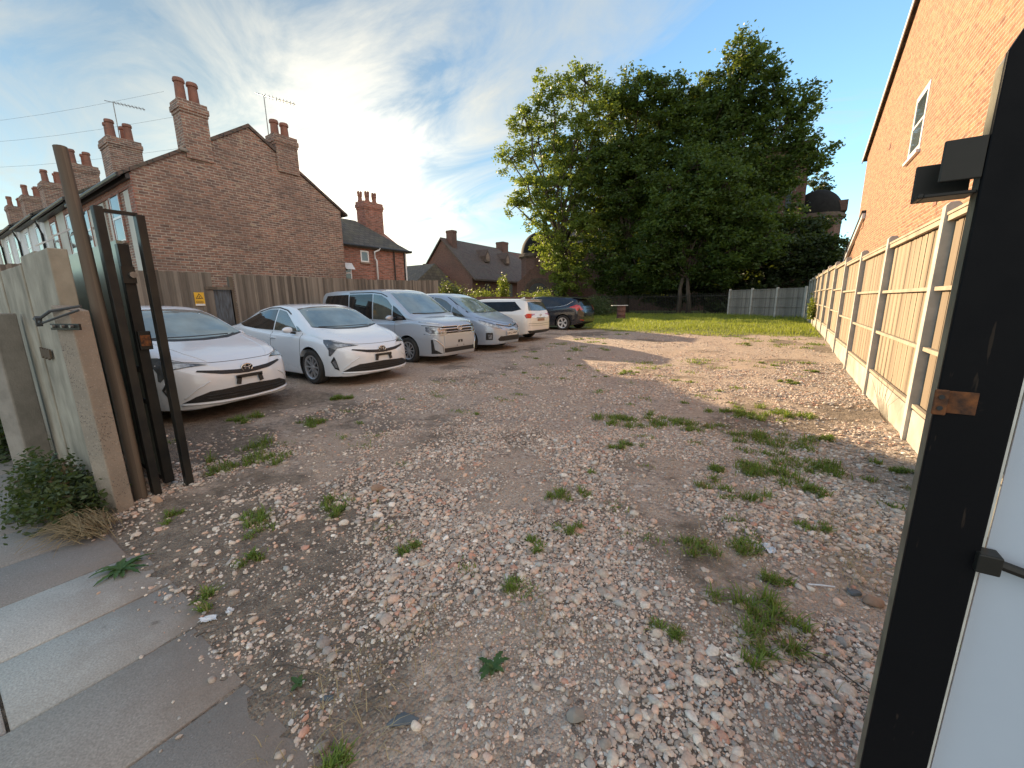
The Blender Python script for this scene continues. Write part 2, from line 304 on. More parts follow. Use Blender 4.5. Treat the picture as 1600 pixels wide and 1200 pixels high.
class MB:
    def __init__(s): s.v = []; s.f = []
    def add(s, vs, fs):
        k = len(s.v); s.v += [tuple(v) for v in vs]; s.f += [tuple(i + k for i in f) for f in fs]; return s
    def box(s, c, sz, rot=(0, 0, 0)):
        Mr = Matrix.Rotation(rot[2], 3, 'Z') @ Matrix.Rotation(rot[1], 3, 'Y') @ Matrix.Rotation(rot[0], 3, 'X')
        vs = [Vector(c) + Mr @ Vector((x * sz[0] / 2, y * sz[1] / 2, z * sz[2] / 2)) for x in (-1, 1) for y in (-1, 1) for z in (-1, 1)]
        return s.add(vs, [(0, 1, 3, 2), (4, 6, 7, 5), (0, 4, 5, 1), (2, 3, 7, 6), (0, 2, 6, 4), (1, 5, 7, 3)])
    def ext(s, x0, x1, y0, y1, z0, z1): return s.box(((x0 + x1) / 2, (y0 + y1) / 2, (z0 + z1) / 2), (abs(x1 - x0), abs(y1 - y0), abs(z1 - z0)))
    def prism(s, poly, axis, a, b):
        # poly in the two other axes (order x,y,z without axis)
        def P(p, t): return {0: (t, p[0], p[1]), 1: (p[0], t, p[1]), 2: (p[0], p[1], t)}[axis]
        n = len(poly); vs = [P(p, a) for p in poly] + [P(p, b) for p in poly]
        fs = [tuple(range(n))[::-1], tuple(range(n, 2 * n))] + [(i, (i + 1) % n, n + (i + 1) % n, n + i) for i in range(n)]
        return s.add(vs, fs)
    def tube(s, pts, r, seg=8, cap=True):
        pts = [Vector(p) for p in pts]; rr = r if isinstance(r, (list, tuple)) else [r] * len(pts); vs = []
        ref = Vector((0.013, 0.021, 1.0))
        for i, p in enumerate(pts):
            d = (pts[min(i + 1, len(pts) - 1)] - pts[max(i - 1, 0)]).normalized()
            rf = ref if abs(d.dot(ref.normalized())) < 0.95 else Vector((1, 0.02, 0))
            a = d.cross(rf).normalized(); b = d.cross(a)
            vs += [p + (a * math.cos(2 * PI * k / seg) + b * math.sin(2 * PI * k / seg)) * rr[i] for k in range(seg)]
        fs = []
        for i in range(len(pts) - 1):
            for k in range(seg): fs.append((i * seg + k, i * seg + (k + 1) % seg, (i + 1) * seg + (k + 1) % seg, (i + 1) * seg + k))
        if cap: fs += [tuple(range(seg))[::-1], tuple(range((len(pts) - 1) * seg, len(pts) * seg))]
        return s.add(vs, fs)
    def lathe(s, prof, seg=24, M=None, close=False):
        vs = []; n = len(prof)
        for k in range(seg):
            a = 2 * PI * k / seg
            for (r, z) in prof:
                p = Vector((r * math.cos(a), r * math.sin(a), z)); vs.append(M @ p if M else p)
        fs = []
        for k in range(seg):
            for i in range(n if close else n - 1):
                j = (i + 1) % n; k2 = (k + 1) % seg
                fs.append((k * n + i, k2 * n + i, k2 * n + j, k * n + j))
        return s.add(vs, fs)
    def build(s, name, mat, parent=None, smooth=False, sharp=None, bevel=0, loc=None, uv=True, fix=True):
        me = bpy.data.meshes.new(name); me.from_pydata(s.v, [], s.f); me.update()
        if fix:
            bm = bmesh.new(); bm.from_mesh(me); bmesh.ops.recalc_face_normals(bm, faces=bm.faces); bm.to_mesh(me); bm.free()
        if uv: box_uv(me)
        o = link(name, me, mat, parent, smooth, sharp)
        if bevel:
            b = o.modifiers.new('bevel', 'BEVEL'); b.width = bevel; b.segments = 2; b.limit_method = 'ANGLE'; b.angle_limit = R(40)
        if loc: o.location = loc
        return o
def np_mesh(name, V, F, mat, parent=None, attr=None, smooth=False, attrname='tone'):
    """V (n,3), F (m,k) same-size faces; attr: per-vertex float or (n,3)"""
    me = bpy.data.meshes.new(name); n, (m, k) = len(V), F.shape
    me.vertices.add(n); me.vertices.foreach_set('co', V.astype(np.float32).ravel())
    me.loops.add(m * k); me.loops.foreach_set('vertex_index', F.astype(np.int32).ravel())
    me.polygons.add(m); me.polygons.foreach_set('loop_start', (np.arange(m) * k).astype(np.int32)); 
    me.update(calc_edges=True)
    if attr is not None:
        if attr.ndim == 1:
            a = me.attributes.new(attrname, 'FLOAT', 'POINT'); a.data.foreach_set('value', attr.astype(np.float32))
        else:
            a = me.attributes.new(attrname, 'FLOAT_COLOR', 'POINT'); c = np.ones((n, 4), dtype=np.float32); c[:, :3] = attr; a.data.foreach_set('color', c.ravel())
    return link(name, me, mat, parent, smooth)
def copy_tree(o, parent=None):
    c = o.copy(); col.objects.link(c)
    if parent is not None: c.parent = parent
    for ch in list(o.children): copy_tree(ch, c)
    return c
def pchip(xs, ys, q):
    xs = np.array(xs, float); ys = np.array(ys, float); q = np.clip(q, xs[0], xs[-1])
    h = np.diff(xs); d = np.diff(ys) / h; m = np.zeros(len(xs)); m[0] = d[0]; m[-1] = d[-1]
    for i in range(1, len(xs) - 1):
        if d[i - 1] * d[i] > 0:
            w1 = 2 * h[i] + h[i - 1]; w2 = h[i] + 2 * h[i - 1]; m[i] = (w1 + w2) / (w1 / d[i - 1] + w2 / d[i])
    i = np.clip(np.searchsorted(xs, q, side='right') - 1, 0, len(xs) - 2); t = (q - xs[i]) / h[i]
    return (2 * t**3 - 3 * t**2 + 1) * ys[i] + (t**3 - 2 * t**2 + t) * h[i] * m[i] + (-2 * t**3 + 3 * t**2) * ys[i + 1] + (t**3 - t**2) * h[i] * m[i + 1]
# value noise on the ground plane
_tab = rng.random((256, 256))
def vnoise(x, y, s):
    x = np.asarray(x, float) * s; y = np.asarray(y, float) * s; xi = np.floor(x).astype(int); yi = np.floor(y).astype(int)
    fx = x - xi; fy = y - yi; fx = fx * fx * (3 - 2 * fx); fy = fy * fy * (3 - 2 * fy)
    g = lambda a, b: _tab[a % 256, b % 256]
    return (g(xi, yi) * (1 - fx) + g(xi + 1, yi) * fx) * (1 - fy) + (g(xi, yi + 1) * (1 - fx) + g(xi + 1, yi + 1) * fx) * fy
def fbm(x, y, s, o=4):
    t = 0; a = 0.5
    for k in range(o): t = t + a * vnoise(np.asarray(x) + 17.3 * k, np.asarray(y) - 9.1 * k, s * 2**k); a *= 0.5
    return t / (1 - 0.5**o)
def base_z(y):
    t = np.clip((np.asarray(y, float) - 8) / 10, 0, 1); return 0.22 * t * t * (3 - 2 * t)
def gz(x, y):
    x = np.asarray(x, float); y = np.asarray(y, float)
    z = base_z(y) + (fbm(x, y, 0.9, 3) - 0.5) * 0.05 + (fbm(x - 7, y, 14.0, 2) - 0.5) * 0.008 + (fbm(x + 40, y, 4.0, 2) - 0.5) * 0.018
    edge = np.clip((y - 0.40 - (fbm(x, y, 2.2, 3) - 0.5) * 0.35) / 0.36, -1, 1)      # sinks below the slabs
    k = 0.5 + 0.5 * edge
    return z * k + (1 - k) * (-0.024) + 0.010 * k + (fbm(x + 3, y + 8, 24.0, 2) - 0.5) * 0.016 * np.clip(1.3 - y, 0, 1)
def gzs(x, y): return float(gz(np.array([x]), np.array([y]))[0])
def soilmask(x, y):
    x = np.asarray(x, float); y = np.asarray(y, float)
    a = np.clip((fbm(x + 5, y + 3, 0.8, 4) - 0.5) * 4, -1, 1)
    left = np.clip((-x - 0.6 - 0.25 * y) / 1.6, 0, 1) * np.clip((3.4 - y) / 1.6, 0, 1)
    return np.clip(0.22 + 0.5 * a + 0.62 * left, 0, 1)
# ---------------------------------------------------------------- ground
def axis(parts):
    out = [parts[0][0]]
    for a, b, st in parts:
        n = max(1, int(round((b - a) / st))); out += list(np.linspace(a, b, n + 1)[1:])
    return np.array(out)
gx = axis([(-400, -60, 40), (-60, -14, 2.5), (-14, -6, .16), (-6, 2, .05), (2, 8, .8), (8, 60, 6), (60, 400, 50)])
gy = axis([(-300, -20, 40), (-20, 0, 2), (0, 6, .05), (6, 16, .14), (16, 36, .5), (36, 80, 4), (80, 600, 60)])
GX, GY = np.meshgrid(gx, gy, indexing='ij'); V = np.stack([GX.ravel(), GY.ravel(), gz(GX.ravel(), GY.ravel())], 1)
far = (np.abs(V[:, 0]) > 60) | (V[:, 1] > 80); V[far, 2] = base_z(V[far, 1])
nx, ny = len(gx), len(gy); I = np.arange(nx * ny).reshape(nx, ny)
F = np.stack([I[:-1, :-1].ravel(), I[1:, :-1].ravel(), I[1:, 1:].ravel(), I[:-1, 1:].ravel()], 1)
sm = soilmask(V[:, 0], V[:, 1])
lawn_edge = 15.9 + (fbm(V[:, 0], V[:, 0] * 0 + 3, 0.6, 3) - 0.5) * 1.6
lw = np.clip((V[:, 1] - lawn_edge) / 0.6 + (fbm(V[:, 0], V[:, 1], 1.5, 3) - .5) * 1.5, 0, 1)
t = NT('gravel_ground'); v = t.co('Object')
soil = t.n('ShaderNodeAttribute', attribute_name='soil').outputs['Fac']; lawn = t.n('ShaderNodeAttribute', attribute_name='lawn').outputs['Fac']
def vor(sc, feat='F1', out='Color', rnd=1.0):
    x = t.n('ShaderNodeTexVoronoi', feature=feat); t.l(v, x.inputs['Vector']); x.inputs['Scale'].default_value = sc; x.inputs['Randomness'].default_value = rnd; return x
va = vor(95); vb = vor(38); vc = vor(17)
def cellcol(vr):
    s = t.n('ShaderNodeSeparateColor'); t.l(vr.outputs['Color'], s.inputs[0])
    c = t.ramp(s.outputs[0], (0.0, (0.17, 0.14, 0.115)), (0.3, (0.36, 0.29, 0.235)), (0.62, (0.50, 0.40, 0.32)), (0.82, (0.47, 0.34, 0.26)), (1.0, (0.68, 0.60, 0.51)))
    return c
ca = cellcol(va); cb = cellcol(vb); cc = cellcol(vc)
fine = t.mix(0.55, (0.50, 0.385, 0.285), ca)
stony = t.n('ShaderNodeAttribute', attribute_name='stony').outputs['Fac']
c = t.mix(t.ramp(t.noise(v, 3.5, 5), (0.44, 0.0), (0.56, 1.0)), fine, cb)
c = t.mix(t.math('MULTIPLY', t.ramp(vc.outputs['Distance'], (0.25, 1.0), (0.36, 0.0)), t.ramp(t.noise(v, 1.3, 4), (0.46, 0.0), (0.56, 0.85))), c, cc)
c = t.mix(t.math('MULTIPLY', t.ramp(t.noise(v, 0.35, 5, 0.6), (0.42, 0.0), (0.62, 1.0)), 0.35), c, (0.40, 0.28, 0.195))
c = t.mix(t.math('MULTIPLY', stony, 0.85), c, (0.11, 0.088, 0.07))
dirt = t.mix(t.ramp(t.noise(v, 9, 6, 0.65), (0.35, 0.0), (0.7, 1.0)), (0.13, 0.10, 0.075), (0.31, 0.24, 0.175))
dirt = t.mix(t.math('MULTIPLY', t.ramp(t.noise(v, 60, 3), (0.60, 0.0), (0.66, 1.0)), 0.6), dirt, ca)
c = t.mix(t.ramp(t.math('ADD', soil, t.math('MULTIPLY', t.math('SUBTRACT', t.noise(v, 6, 6, 0.7), 0.5), 1.0)), (0.42, 0.0), (0.66, 1.0)), c, dirt)
lawnc = t.mix(t.noise(v, 5, 5), (0.06, 0.075, 0.02), (0.15, 0.16, 0.05))
c = t.mix(lawn, c, lawnc)
hh = t.math('ADD', t.math('MULTIPLY', va.outputs['Distance'], -0.8), t.math('ADD', t.math('MULTIPLY', vb.outputs['Distance'], -1.3), t.math('MULTIPLY', t.noise(v, 45, 4), 0.8)))
t.bump(hh, 0.85, 0.014)
M_['ground'] = t.fin(c, 0.95)
g = np_mesh('gravel_lot_ground', V, F, 'ground', attr=None, smooth=True)
stony_ = np.clip((fbm(V[:, 0] + 9, V[:, 1], 1.7, 3) - .36) * 6, 0, 1) * np.clip((4.4 - V[:, 1]) / 2.2, 0, 1)
for nm, arr in (('soil', sm), ('lawn', lw), ('stony', stony_)):
    a = g.data.attributes.new(nm, 'FLOAT', 'POINT'); a.data.foreach_set('value', arr.astype(np.float32))
tag(g, kind='structure')

# pavement slabs, laid in rows across the pavement
js = [-9.2, -8.6, -8.0, -7.4, -6.8, -6.2, -5.65, -5.1, -4.6, -4.1, -3.58, -3.08, -2.58, -2.11, -1.61, -1.10, -.58, -.06, .45, 1.0, 1.6, 2.2]
SV, SF, SC = [], [], []
def slab(x0, x1, y0, y1, z, colr):
    g_ = 0.0045; e = 0.006; n = len(SV)
    for (dx, zz) in ((0, z - 0.05), (0, z - e), (e, z)):
        for xx, yy in ((x0 + g_ + dx, y0 + g_ + dx), (x1 - g_ - dx, y0 + g_ + dx), (x1 - g_ - dx, y1 - g_ - dx), (x0 + g_ + dx, y1 - g_ - dx)): SV.append((xx, yy, zz)); SC.append(colr)
    for k in (0, 4):
        for i in range(4): SF.append((n + k + i, n + k + (i + 1) % 4, n + k + 4 + (i + 1) % 4, n + k + 4 + i))
    SF.append((n + 8, n + 9, n + 10, n + 11))
rs = np.random.default_rng(3)
for i in range(len(js) - 1):
    xm = (js[i] + js[i + 1]) / 2
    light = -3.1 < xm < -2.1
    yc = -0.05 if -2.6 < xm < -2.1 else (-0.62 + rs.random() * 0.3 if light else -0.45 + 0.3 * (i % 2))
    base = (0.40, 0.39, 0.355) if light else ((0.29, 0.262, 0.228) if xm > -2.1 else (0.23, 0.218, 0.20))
    ys = [-1.9, yc - 0.75, yc, 0.56 if light else 0.50]
    for a_, b_ in zip(ys[:-1], ys[1:]):
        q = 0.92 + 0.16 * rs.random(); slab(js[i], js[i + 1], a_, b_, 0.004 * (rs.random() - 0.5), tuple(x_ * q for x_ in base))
t = NT('paving'); v = t.co('Object'); at = t.n('ShaderNodeAttribute', attribute_name='tone').outputs['Color']
sp_ = t.ramp(t.noise(v, 140, 3), (0.30, 0.68), (0.72, 1.35)); c = t.mix(0.75, at, sp_, 'MULTIPLY')
c = t.mix(t.math('MULTIPLY', t.ramp(t.noise(v, 2.2, 6, 0.65), (0.45, 0.0), (0.75, 1.0)), 0.35), c, (0.17, 0.145, 0.12))
pv = t.n('ShaderNodeTexVoronoi'); t.l(v, pv.inputs[0]); pv.inputs['Scale'].default_value = 55
c = t.mix(t.math('MULTIPLY', t.ramp(pv.outputs['Distance'], (0.12, 1.0), (0.2, 0.0)), t.ramp(t.noise(v, 9, 2), (0.55, 0.0), (0.62, 0.8))), c, (0.42, 0.40, 0.36))
c = t.mix(t.ramp(t.noise(v, 6, 3), (0.70, 0.0), (0.74, 0.6)), c, (0.07, 0.06, 0.05))
spx = t.n('ShaderNodeSeparateXYZ'); t.l(v, spx.inputs[0])
dustf = t.ramp(t.math('ADD', spx.outputs[1], t.math('MULTIPLY', t.noise(v, 4, 6, 0.65), 0.7)), (0.50, 0.0), (0.95, 0.85))
c = t.mix(dustf, c, t.mix(t.noise(v, 30, 4), (0.17, 0.135, 0.105), (0.30, 0.25, 0.20)))
t.bump(t.noise(v, 160, 4), 0.5, 0.004); M_['paving'] = t.fin(c, 0.92)
sl = np_mesh('pavement', np.array(SV), np.array(SF), 'paving', attr=np.array(SC)); tag(sl, kind='structure')

# ---------------------------------------------------------------- gravel stones (nobody could count them)
def ico(level):
    bm = bmesh.new(); bmesh.ops.create_icosphere(bm, subdivisions=level, radius=1.0); bm.verts.ensure_lookup_table()
    v_ = np.array([v.co[:] for v in bm.verts]); f_ = np.array([[x.index for x in f.verts] for f in bm.faces]); bm.free(); return v_, f_
def scatter(name, layers, mat='stone'):
    AV, AF, AC = [], [], []; off = 0
    pal = np.array([1.42, 1.34, 1.24]) * np.array([(0.40, 0.34, 0.29), (0.46, 0.40, 0.345), (0.33, 0.28, 0.245), (0.44, 0.32, 0.26), (0.50, 0.46, 0.41), (0.27, 0.25, 0.235), (0.24, 0.215, 0.19), (0.50, 0.35, 0.27), (0.36, 0.36, 0.35), (0.60, 0.57, 0.53), (0.38, 0.22, 0.17)])
    pw = np.array([.18, .15, .15, .11, .10, .08, .08, .04, .05, .03, .03]); pw /= pw.sum()
    for (x0, x1, y0, y1, dens, smin, smax, lvl, dmin, dmax, gate) in layers:
        n = int((x1 - x0) * (y1 - y0) * dens); x = rng.uniform(x0, x1, n); y = rng.uniform(y0, y1, n)
        d = np.hypot(x, y); m = soilmask(x, y); cl = fbm(x + 9, y, 1.7, 3)
        keep = (d >= dmin) & (d < dmax) & (rng.random(n) > np.clip((m - 0.38) * 2.3, 0, 0.88)) & (rng.random(n) < np.clip((cl - gate) * 7, 0.06, 1)) & (rng.random(n) < np.where(y > 0.46 + (fbm(x, y, 2.2, 3) - .5) * .35, 1.0, np.exp(np.minimum(y - .46, 0) / .10) * .16 * (smax < .03)))
        ang = np.degrees(np.arctan2(x, y)) + 33.8; keep &= (ang > -56) & (ang < 52)
        x, y = x[keep], y[keep]; n = len(x); s = smin * (smax / smin) ** (rng.random(n) ** 1.7)
        bv, bf = ico(lvl); nv = len(bv)
        variants = []
        for k in range(24):
            r_ = np.random.default_rng(100 + k); sc = 1 + r_.normal(0, 0.13 if lvl == 1 else 0.09, nv); vv = bv * sc[:, None]
            pln = r_.normal(size=(4, 3)); pln /= np.linalg.norm(pln, axis=1)[:, None]
            for p_ in pln:                                           # knock flats into it
                dd = vv @ p_; lim = 0.62 + 0.2 * r_.random(); vv = vv - np.outer(np.maximum(dd - lim, 0), p_)
            variants.append(vv)
        variants = np.array(variants); vi = rng.integers(0, 24, n); P = variants[vi]
        sx = np.stack([np.ones(n), rng.uniform(0.65, 0.95, n), rng.uniform(0.42, 0.72, n)], 1) * s[:, None]; P = P * sx[:, None, :]
        tx = rng.normal(0, .28, n); ct, st = np.cos(tx), np.sin(tx); P = np.stack([P[:, :, 0], P[:, :, 1] * ct[:, None] - P[:, :, 2] * st[:, None], P[:, :, 1] * st[:, None] + P[:, :, 2] * ct[:, None]], 2)
        a = rng.uniform(0, 2 * PI, n); ca_, sa_ = np.cos(a), np.sin(a)
        P = np.stack([P[:, :, 0] * ca_[:, None] - P[:, :, 1] * sa_[:, None], P[:, :, 0] * sa_[:, None] + P[:, :, 1] * ca_[:, None], P[:, :, 2]], 2)
        P[:, :, 0] += x[:, None]; P[:, :, 1] += y[:, None]; P[:, :, 2] += (np.maximum(gz(x, y), .001) + s * 0.14)[:, None]
        c_ = pal[rng.choice(len(pal), n, p=pw)] * rng.uniform(0.8, 1.15, n)[:, None]
        AV.append(P.reshape(-1, 3)); AF.append((bf[None] + (np.arange(n) * nv)[:, None, None]).reshape(-1, 3) + off); AC.append(np.repeat(c_, nv, axis=0)); off += n * nv
    o = np_mesh(name, np.concatenate(AV), np.concatenate(AF), mat, attr=np.concatenate(AC), smooth=True); o.data.set_sharp_from_angle(angle=R(42)); return o
gs = scatter('gravel', [
    (-3.6, 1.2, .1, 2.6, 9000, .0035, .009, 1, 0, 2.6, 0.30),
    (-5.0, 1.2, .1, 5.0, 3400, .007, .016, 1, 0, 4.6, 0.34),
    (-5.8, 1.15, .4, 8.0, 700, .012, .027, 2, 0, 3.8, 0.38),
    (-5.8, 1.15, .4, 9.5, 650, .012, .023, 1, 3.8, 9.5, 0.36),
    (-4.2, 1.15, .45, 4.5, 80, .020, .038, 2, 0, 4.5, 0.46),
    (-6.0, 1.15, 2.0, 16.0, 40, .018, .032, 1, 4.5, 16, 0.42),
    (0.0, 1.15, 2.4, 11.0, 420, .014, .030, 1, 2.2, 12, 0.2),
])
tag(gs, 'loose pinkish grey gravel stones spread over the lot', 'gravel', kind='stuff')

# ---------------------------------------------------------------- grass, weeds
def blades(x, y, h, w_, lean, tone, zf=gz, droop=0.35):
    n = len(x); a = rng.uniform(0, 2 * PI, n); z = zf(x, y); ld = rng.uniform(0, 2 * PI, n); l_ = lean * rng.random(n) ** 0.7
    dx, dy = np.cos(ld) * l_ * h, np.sin(ld) * l_ * h; wx, wy = np.cos(ld + PI / 2) * w_ / 2, np.sin(ld + PI / 2) * w_ / 2
    V = np.zeros((n, 8, 3)); P = [(0.0, 0.0, 1.0), (0.38, 0.42, 0.9), (0.78, 0.82 - droop * 0.1, 0.6), (1.0 + droop * 0.25, 1.0 - droop * 0.35, 0.08)]
    lz = np.cos(np.clip(l_, 0, 1.3) * 0.8)
    for i, (hx, hz, ww) in enumerate(P):
        fx = hx ** 1.5
        for j, sg in enumerate((-1, 1)):
            V[:, i * 2 + j, 0] = x + dx * fx + wx * sg * ww; V[:, i * 2 + j, 1] = y + dy * fx + wy * sg * ww; V[:, i * 2 + j, 2] = z - 0.004 + h * hz * lz
    F = np.array([(0, 1, 3, 2), (2, 3, 5, 4), (4, 5, 7, 6)]); F = (F[None] + (np.arange(n) * 8)[:, None, None]).reshape(-1, 4)
    return V.reshape(-1, 3), F, np.repeat(tone, 8)
def tuft(x, y, r, n, h, label, group='grass clumps in the gravel', mat='grass', name='grass_clump', wmul=1.0):
    k = max(3, int(r / 0.022)); cx = rng.normal(0, r * 0.52, k); cy = rng.normal(0, r * 0.40, k); ci = rng.integers(0, k, n)
    px_ = cx[ci] + rng.normal(0, 0.010 + r * 0.06, n); py_ = cy[ci] + rng.normal(0, 0.010 + r * 0.06, n)
    hh_ = h * rng.uniform(0.35, 1.2, n) * rng.uniform(.5, 1.3, k)[ci]
    V, F, T = blades(x + px_, y + py_, hh_, (0.0035 + 0.0025 * rng.random(n)) * wmul, 1.15, rng.random(n))
    V[:, 0] -= x; V[:, 1] -= y; z0 = gzs(x, y); V[:, 2] -= z0
    o = np_mesh(name, V, F, mat, attr=T); o.location = (x, y, z0); tag(o, label, 'grass clump', group); return o
G_ = 'grass clumps in the gravel'
TF = [
 (-5.6, 3.59, .15, 'grass clump on the gravel just in front of the second white hatchback'),
 (-4.63, 2.55, .17, 'grass clump in front of the badge of the gate-side white hatchback'),
 (-5.47, 2.2, .20, 'shaded grass clump right under the bumper of the gate-side hatchback'),
 (-4.09, 1.68, .27, 'widest long-bladed grass clump beside the foot of the black gate frame'),
 (-4.04, 1.36, .12, 'narrow grass clump nearest the outer black gate post'),
 (-2.79, 1.09, .14, 'dark grass clump on bare soil between the dock weed and the brown stone'),
 (-2.53, 1.51, .11, 'sparse grass clump just left of the lone brown stone'),
 (-1.2, 2.51, .12, 'grass clump on the pebbly rise in the middle of the drive'),
 (-1.0, 2.13, .07, 'small bright grass clump below the pebbly rise, middle of the drive'),
 (-1.13, 1.87, .06, 'small grey-green tuft with flat blades, left below the bright small clump'),
 (-.98, 1.52, .06, 'small yellowish tuft above the saw-leaved weed'),
 (-1.5, 4.6, .22, 'left clump of the pair of flat grass clumps across the middle of the lot'),
 (-.9, 4.9, .22, 'right clump of the pair of flat grass clumps across the middle of the lot'),
 (-2.56, 7.93, .15, 'isolated grass clump standing at the edge of the sunlit gravel'),
 (-.02, 4.71, .26, 'left part of the largest grass spread near the right fence'),
 (.36, 4.18, .22, 'right part of the largest grass spread near the right fence'),
 (.04, 3.82, .20, 'lower part of the largest grass spread near the right fence'),
 (.5, 5.03, .11, 'small clump closest to the first concrete fence post'),
 (-.36, 5.61, .18, 'upper left clump behind the largest grass spread'),
 (.08, 5.88, .22, 'upper right clump behind the largest grass spread'),
 (-1.22, 3.75, .10, 'small clump left of the largest grass spread'),
 (-.36, 3.65, .08, 'small clump just below left of the largest grass spread'),
 (-.2, 3.26, .17, 'flattened brownish green clump below the largest grass spread'),
 (.37, 3.56, .09, 'bright upright clump right of the flattened brownish one'),
 (-.27, 2.32, .12, 'olive half-dead clump left of the crumpled white litter'),
 (-.07, 2.49, .08, 'olive thin clump touching the crumpled white litter'),
 (.09, 2.29, .07, 'fresh leafy clump directly below the crumpled white litter'),
 (.07, 1.99, .12, 'long trailing clump below the fresh leafy one, right foreground'),
 (.36, 2.96, .10, 'clump with dry brown blades near the near black gate post'),
 (-.23, 1.59, .06, 'small mossy clump among the big pebbles, right foreground'),
 (.05, 1.76, .10, 'thin brownish clump below the long trailing one'),
 (.3, 8.31, .13, 'bright sunlit clump close to the lit right fence'),
 (.61, 9.69, .10, 'small sunlit clump closest to the foot of the lit right fence'),
 (-2.28, .59, .06, 'small green clump beside the two white scraps'),
 (-2.39, .87, .07, 'small clump on dark soil between the scraps and the gate'),
 (-3.36, .82, .06, 'tiny clump on soil at the foot of the gate frame'),
 (-1.72, 1.44, .07, 'faint low clump in the fine gravel right of the brown stone'),
 (-1.07, .52, .05, 'mossy clump beside the dark slate at the bottom edge'),
 (.93, 4.45, .09, 'clump at the foot of the fence gravel board beside the black post')]
for (x, y, r, lb) in TF:
    d = math.hypot(x, y); n = int(min(1100, 120 + r * 3200)); sunny = ('olive' in lb or 'brown' in lb or 'dry' in lb)
    tuft(x, y, r * (1.7 if y > 3.5 and r > .15 else 1.3), int(n * (1.2 if y > 3.4 else .72)), 0.035 + 0.055 * min(r, .2) / .2 * (1.2 if 'long' in lb else .75), lb, wmul=1.0 + d * 0.12, mat='grass')
# low scattered weeds nobody could count
n = 90; wx = np.concatenate([rng.uniform(-5.5, 1.0, n), rng.uniform(-6.5, 1.0, 110)]); wy = np.concatenate([rng.uniform(.7, 8, n), rng.uniform(8, 16, 110)])
VV, FF, TT = [], [], []; off = 0
for x, y in zip(wx, wy):
    if fbm(np.array([x]), np.array([y]), .5, 2)[0] < .42: continue
    k = int(rng.uniform(20, 70)); r = rng.uniform(.02, .09) * (1.5 if y > 8 else 1)
    V, F, T = blades(x + rng.normal(0, r, k), y + rng.normal(0, r * .7, k), rng.uniform(.015, .05, k) * (1.3 if y > 8 else 1), np.full(k, .004 + .0012 * y), 1.25, rng.random(k)); VV.append(V); FF.append(F + off); TT.append(T); off += len(V)
tag(np_mesh('sparse_weeds', np.concatenate(VV), np.concatenate(FF), 'grass', attr=np.concatenate(TT)), 'tiny scattered sprigs of green between the gravel', 'weeds', kind='stuff')
# dead grass and twigs
k = 900; V, F, T = blades(*(lambda c: (c[0] + rng.normal(0, .13, k), c[1] + rng.normal(0, .12, k)))(np.array([(.45, 2.75), (.5, 2.5), (-.2, 2.4), (.1, 1.85), (-.75, 1.4), (-1.2, 1.0), (-1.15, .62), (.5, 3.1)])[rng.integers(0, 8, k)].T), rng.uniform(.03, .09, k), np.full(k, .003), 1.5, rng.random(k), droop=1.0)
tag(np_mesh('dead_grass', V, F, 'straw', attr=T), 'dry brown grass lying between the stones', 'dry grass', kind='stuff')
# lawn at the far end
n = 62000; x = rng.uniform(-16, 1.1, n); y = 15.2 + 18.5 * rng.random(n) ** 1.25
edge = 15.9 + (fbm(x, x * 0 + 3, 0.6, 3) - 0.5) * 1.6; keep = (y > edge + (fbm(x, y, 1.5, 3) - .5) * 1.5) & ~((x < -7.2) & (y < 17.9)) & (x > -0.45 * y - 1) ; x, y = x[keep], y[keep]; n = len(x)
hq = (0.06 + 0.24 * fbm(x, y, 1.1, 3) ** 1.5) * rng.uniform(.6, 1.3, n) * np.clip((y - 15.6) / 2.5, .45, 1) * np.where(y > 30, 1.6, 1)
V, F, T = blades(x, y, hq, .010 + .007 * rng.random(n), 0.8, np.clip(rng.random(n) * .6 + fbm(x, y, .9, 2) * .5, 0, 1))
tag(np_mesh('long_grass', V, F, 'lush_grass', attr=T), 'bright sunlit long grass covering the far end of the lot', 'grass', kind='stuff')

# leaf-card foliage ----------------------------------------------------------------
def leaves(P, size, tone, flat=0.5):
    n = len(P); a = rng.normal(size=(n, 3)); a[:, 2] *= flat; a /= np.linalg.norm(a, axis=1)[:, None]
    b = rng.normal(size=(n, 3)); b -= (b * a).sum(1)[:, None] * a; b /= np.linalg.norm(b, axis=1)[:, None]; c = np.cross(a, b)
    s = size * rng.uniform(.65, 1.25, n)[:, None]
    V = np.stack([P - a * s * .5, P + b * s * .26 + c * s * .05, P + a * s * .5 - c * s * .06, P - b * s * .26 + c * s * .05], 1)
    F = np.arange(n * 4).reshape(n, 4); return V.reshape(-1, 3), F, np.repeat(np.clip(tone, 0, 1), 4)
def limb(m, a, b, r0, r1, wob=.12, n=6, seg=6):
    a, b = Vector(a), Vector(b); L_ = (b - a).length; pts = []
    for i in range(n + 1):
        t_ = i / n; w_ = math.sin(PI * t_) * wob * L_
        pts.append(a.lerp(b, t_) + Vector((random.uniform(-1, 1) * w_ * .35, random.uniform(-1, 1) * w_ * .35, w_ * .5 * (1 if i else 0))))
    m.tube(pts, [r0 + (r1 - r0) * i / n for i in range(n + 1)], seg)
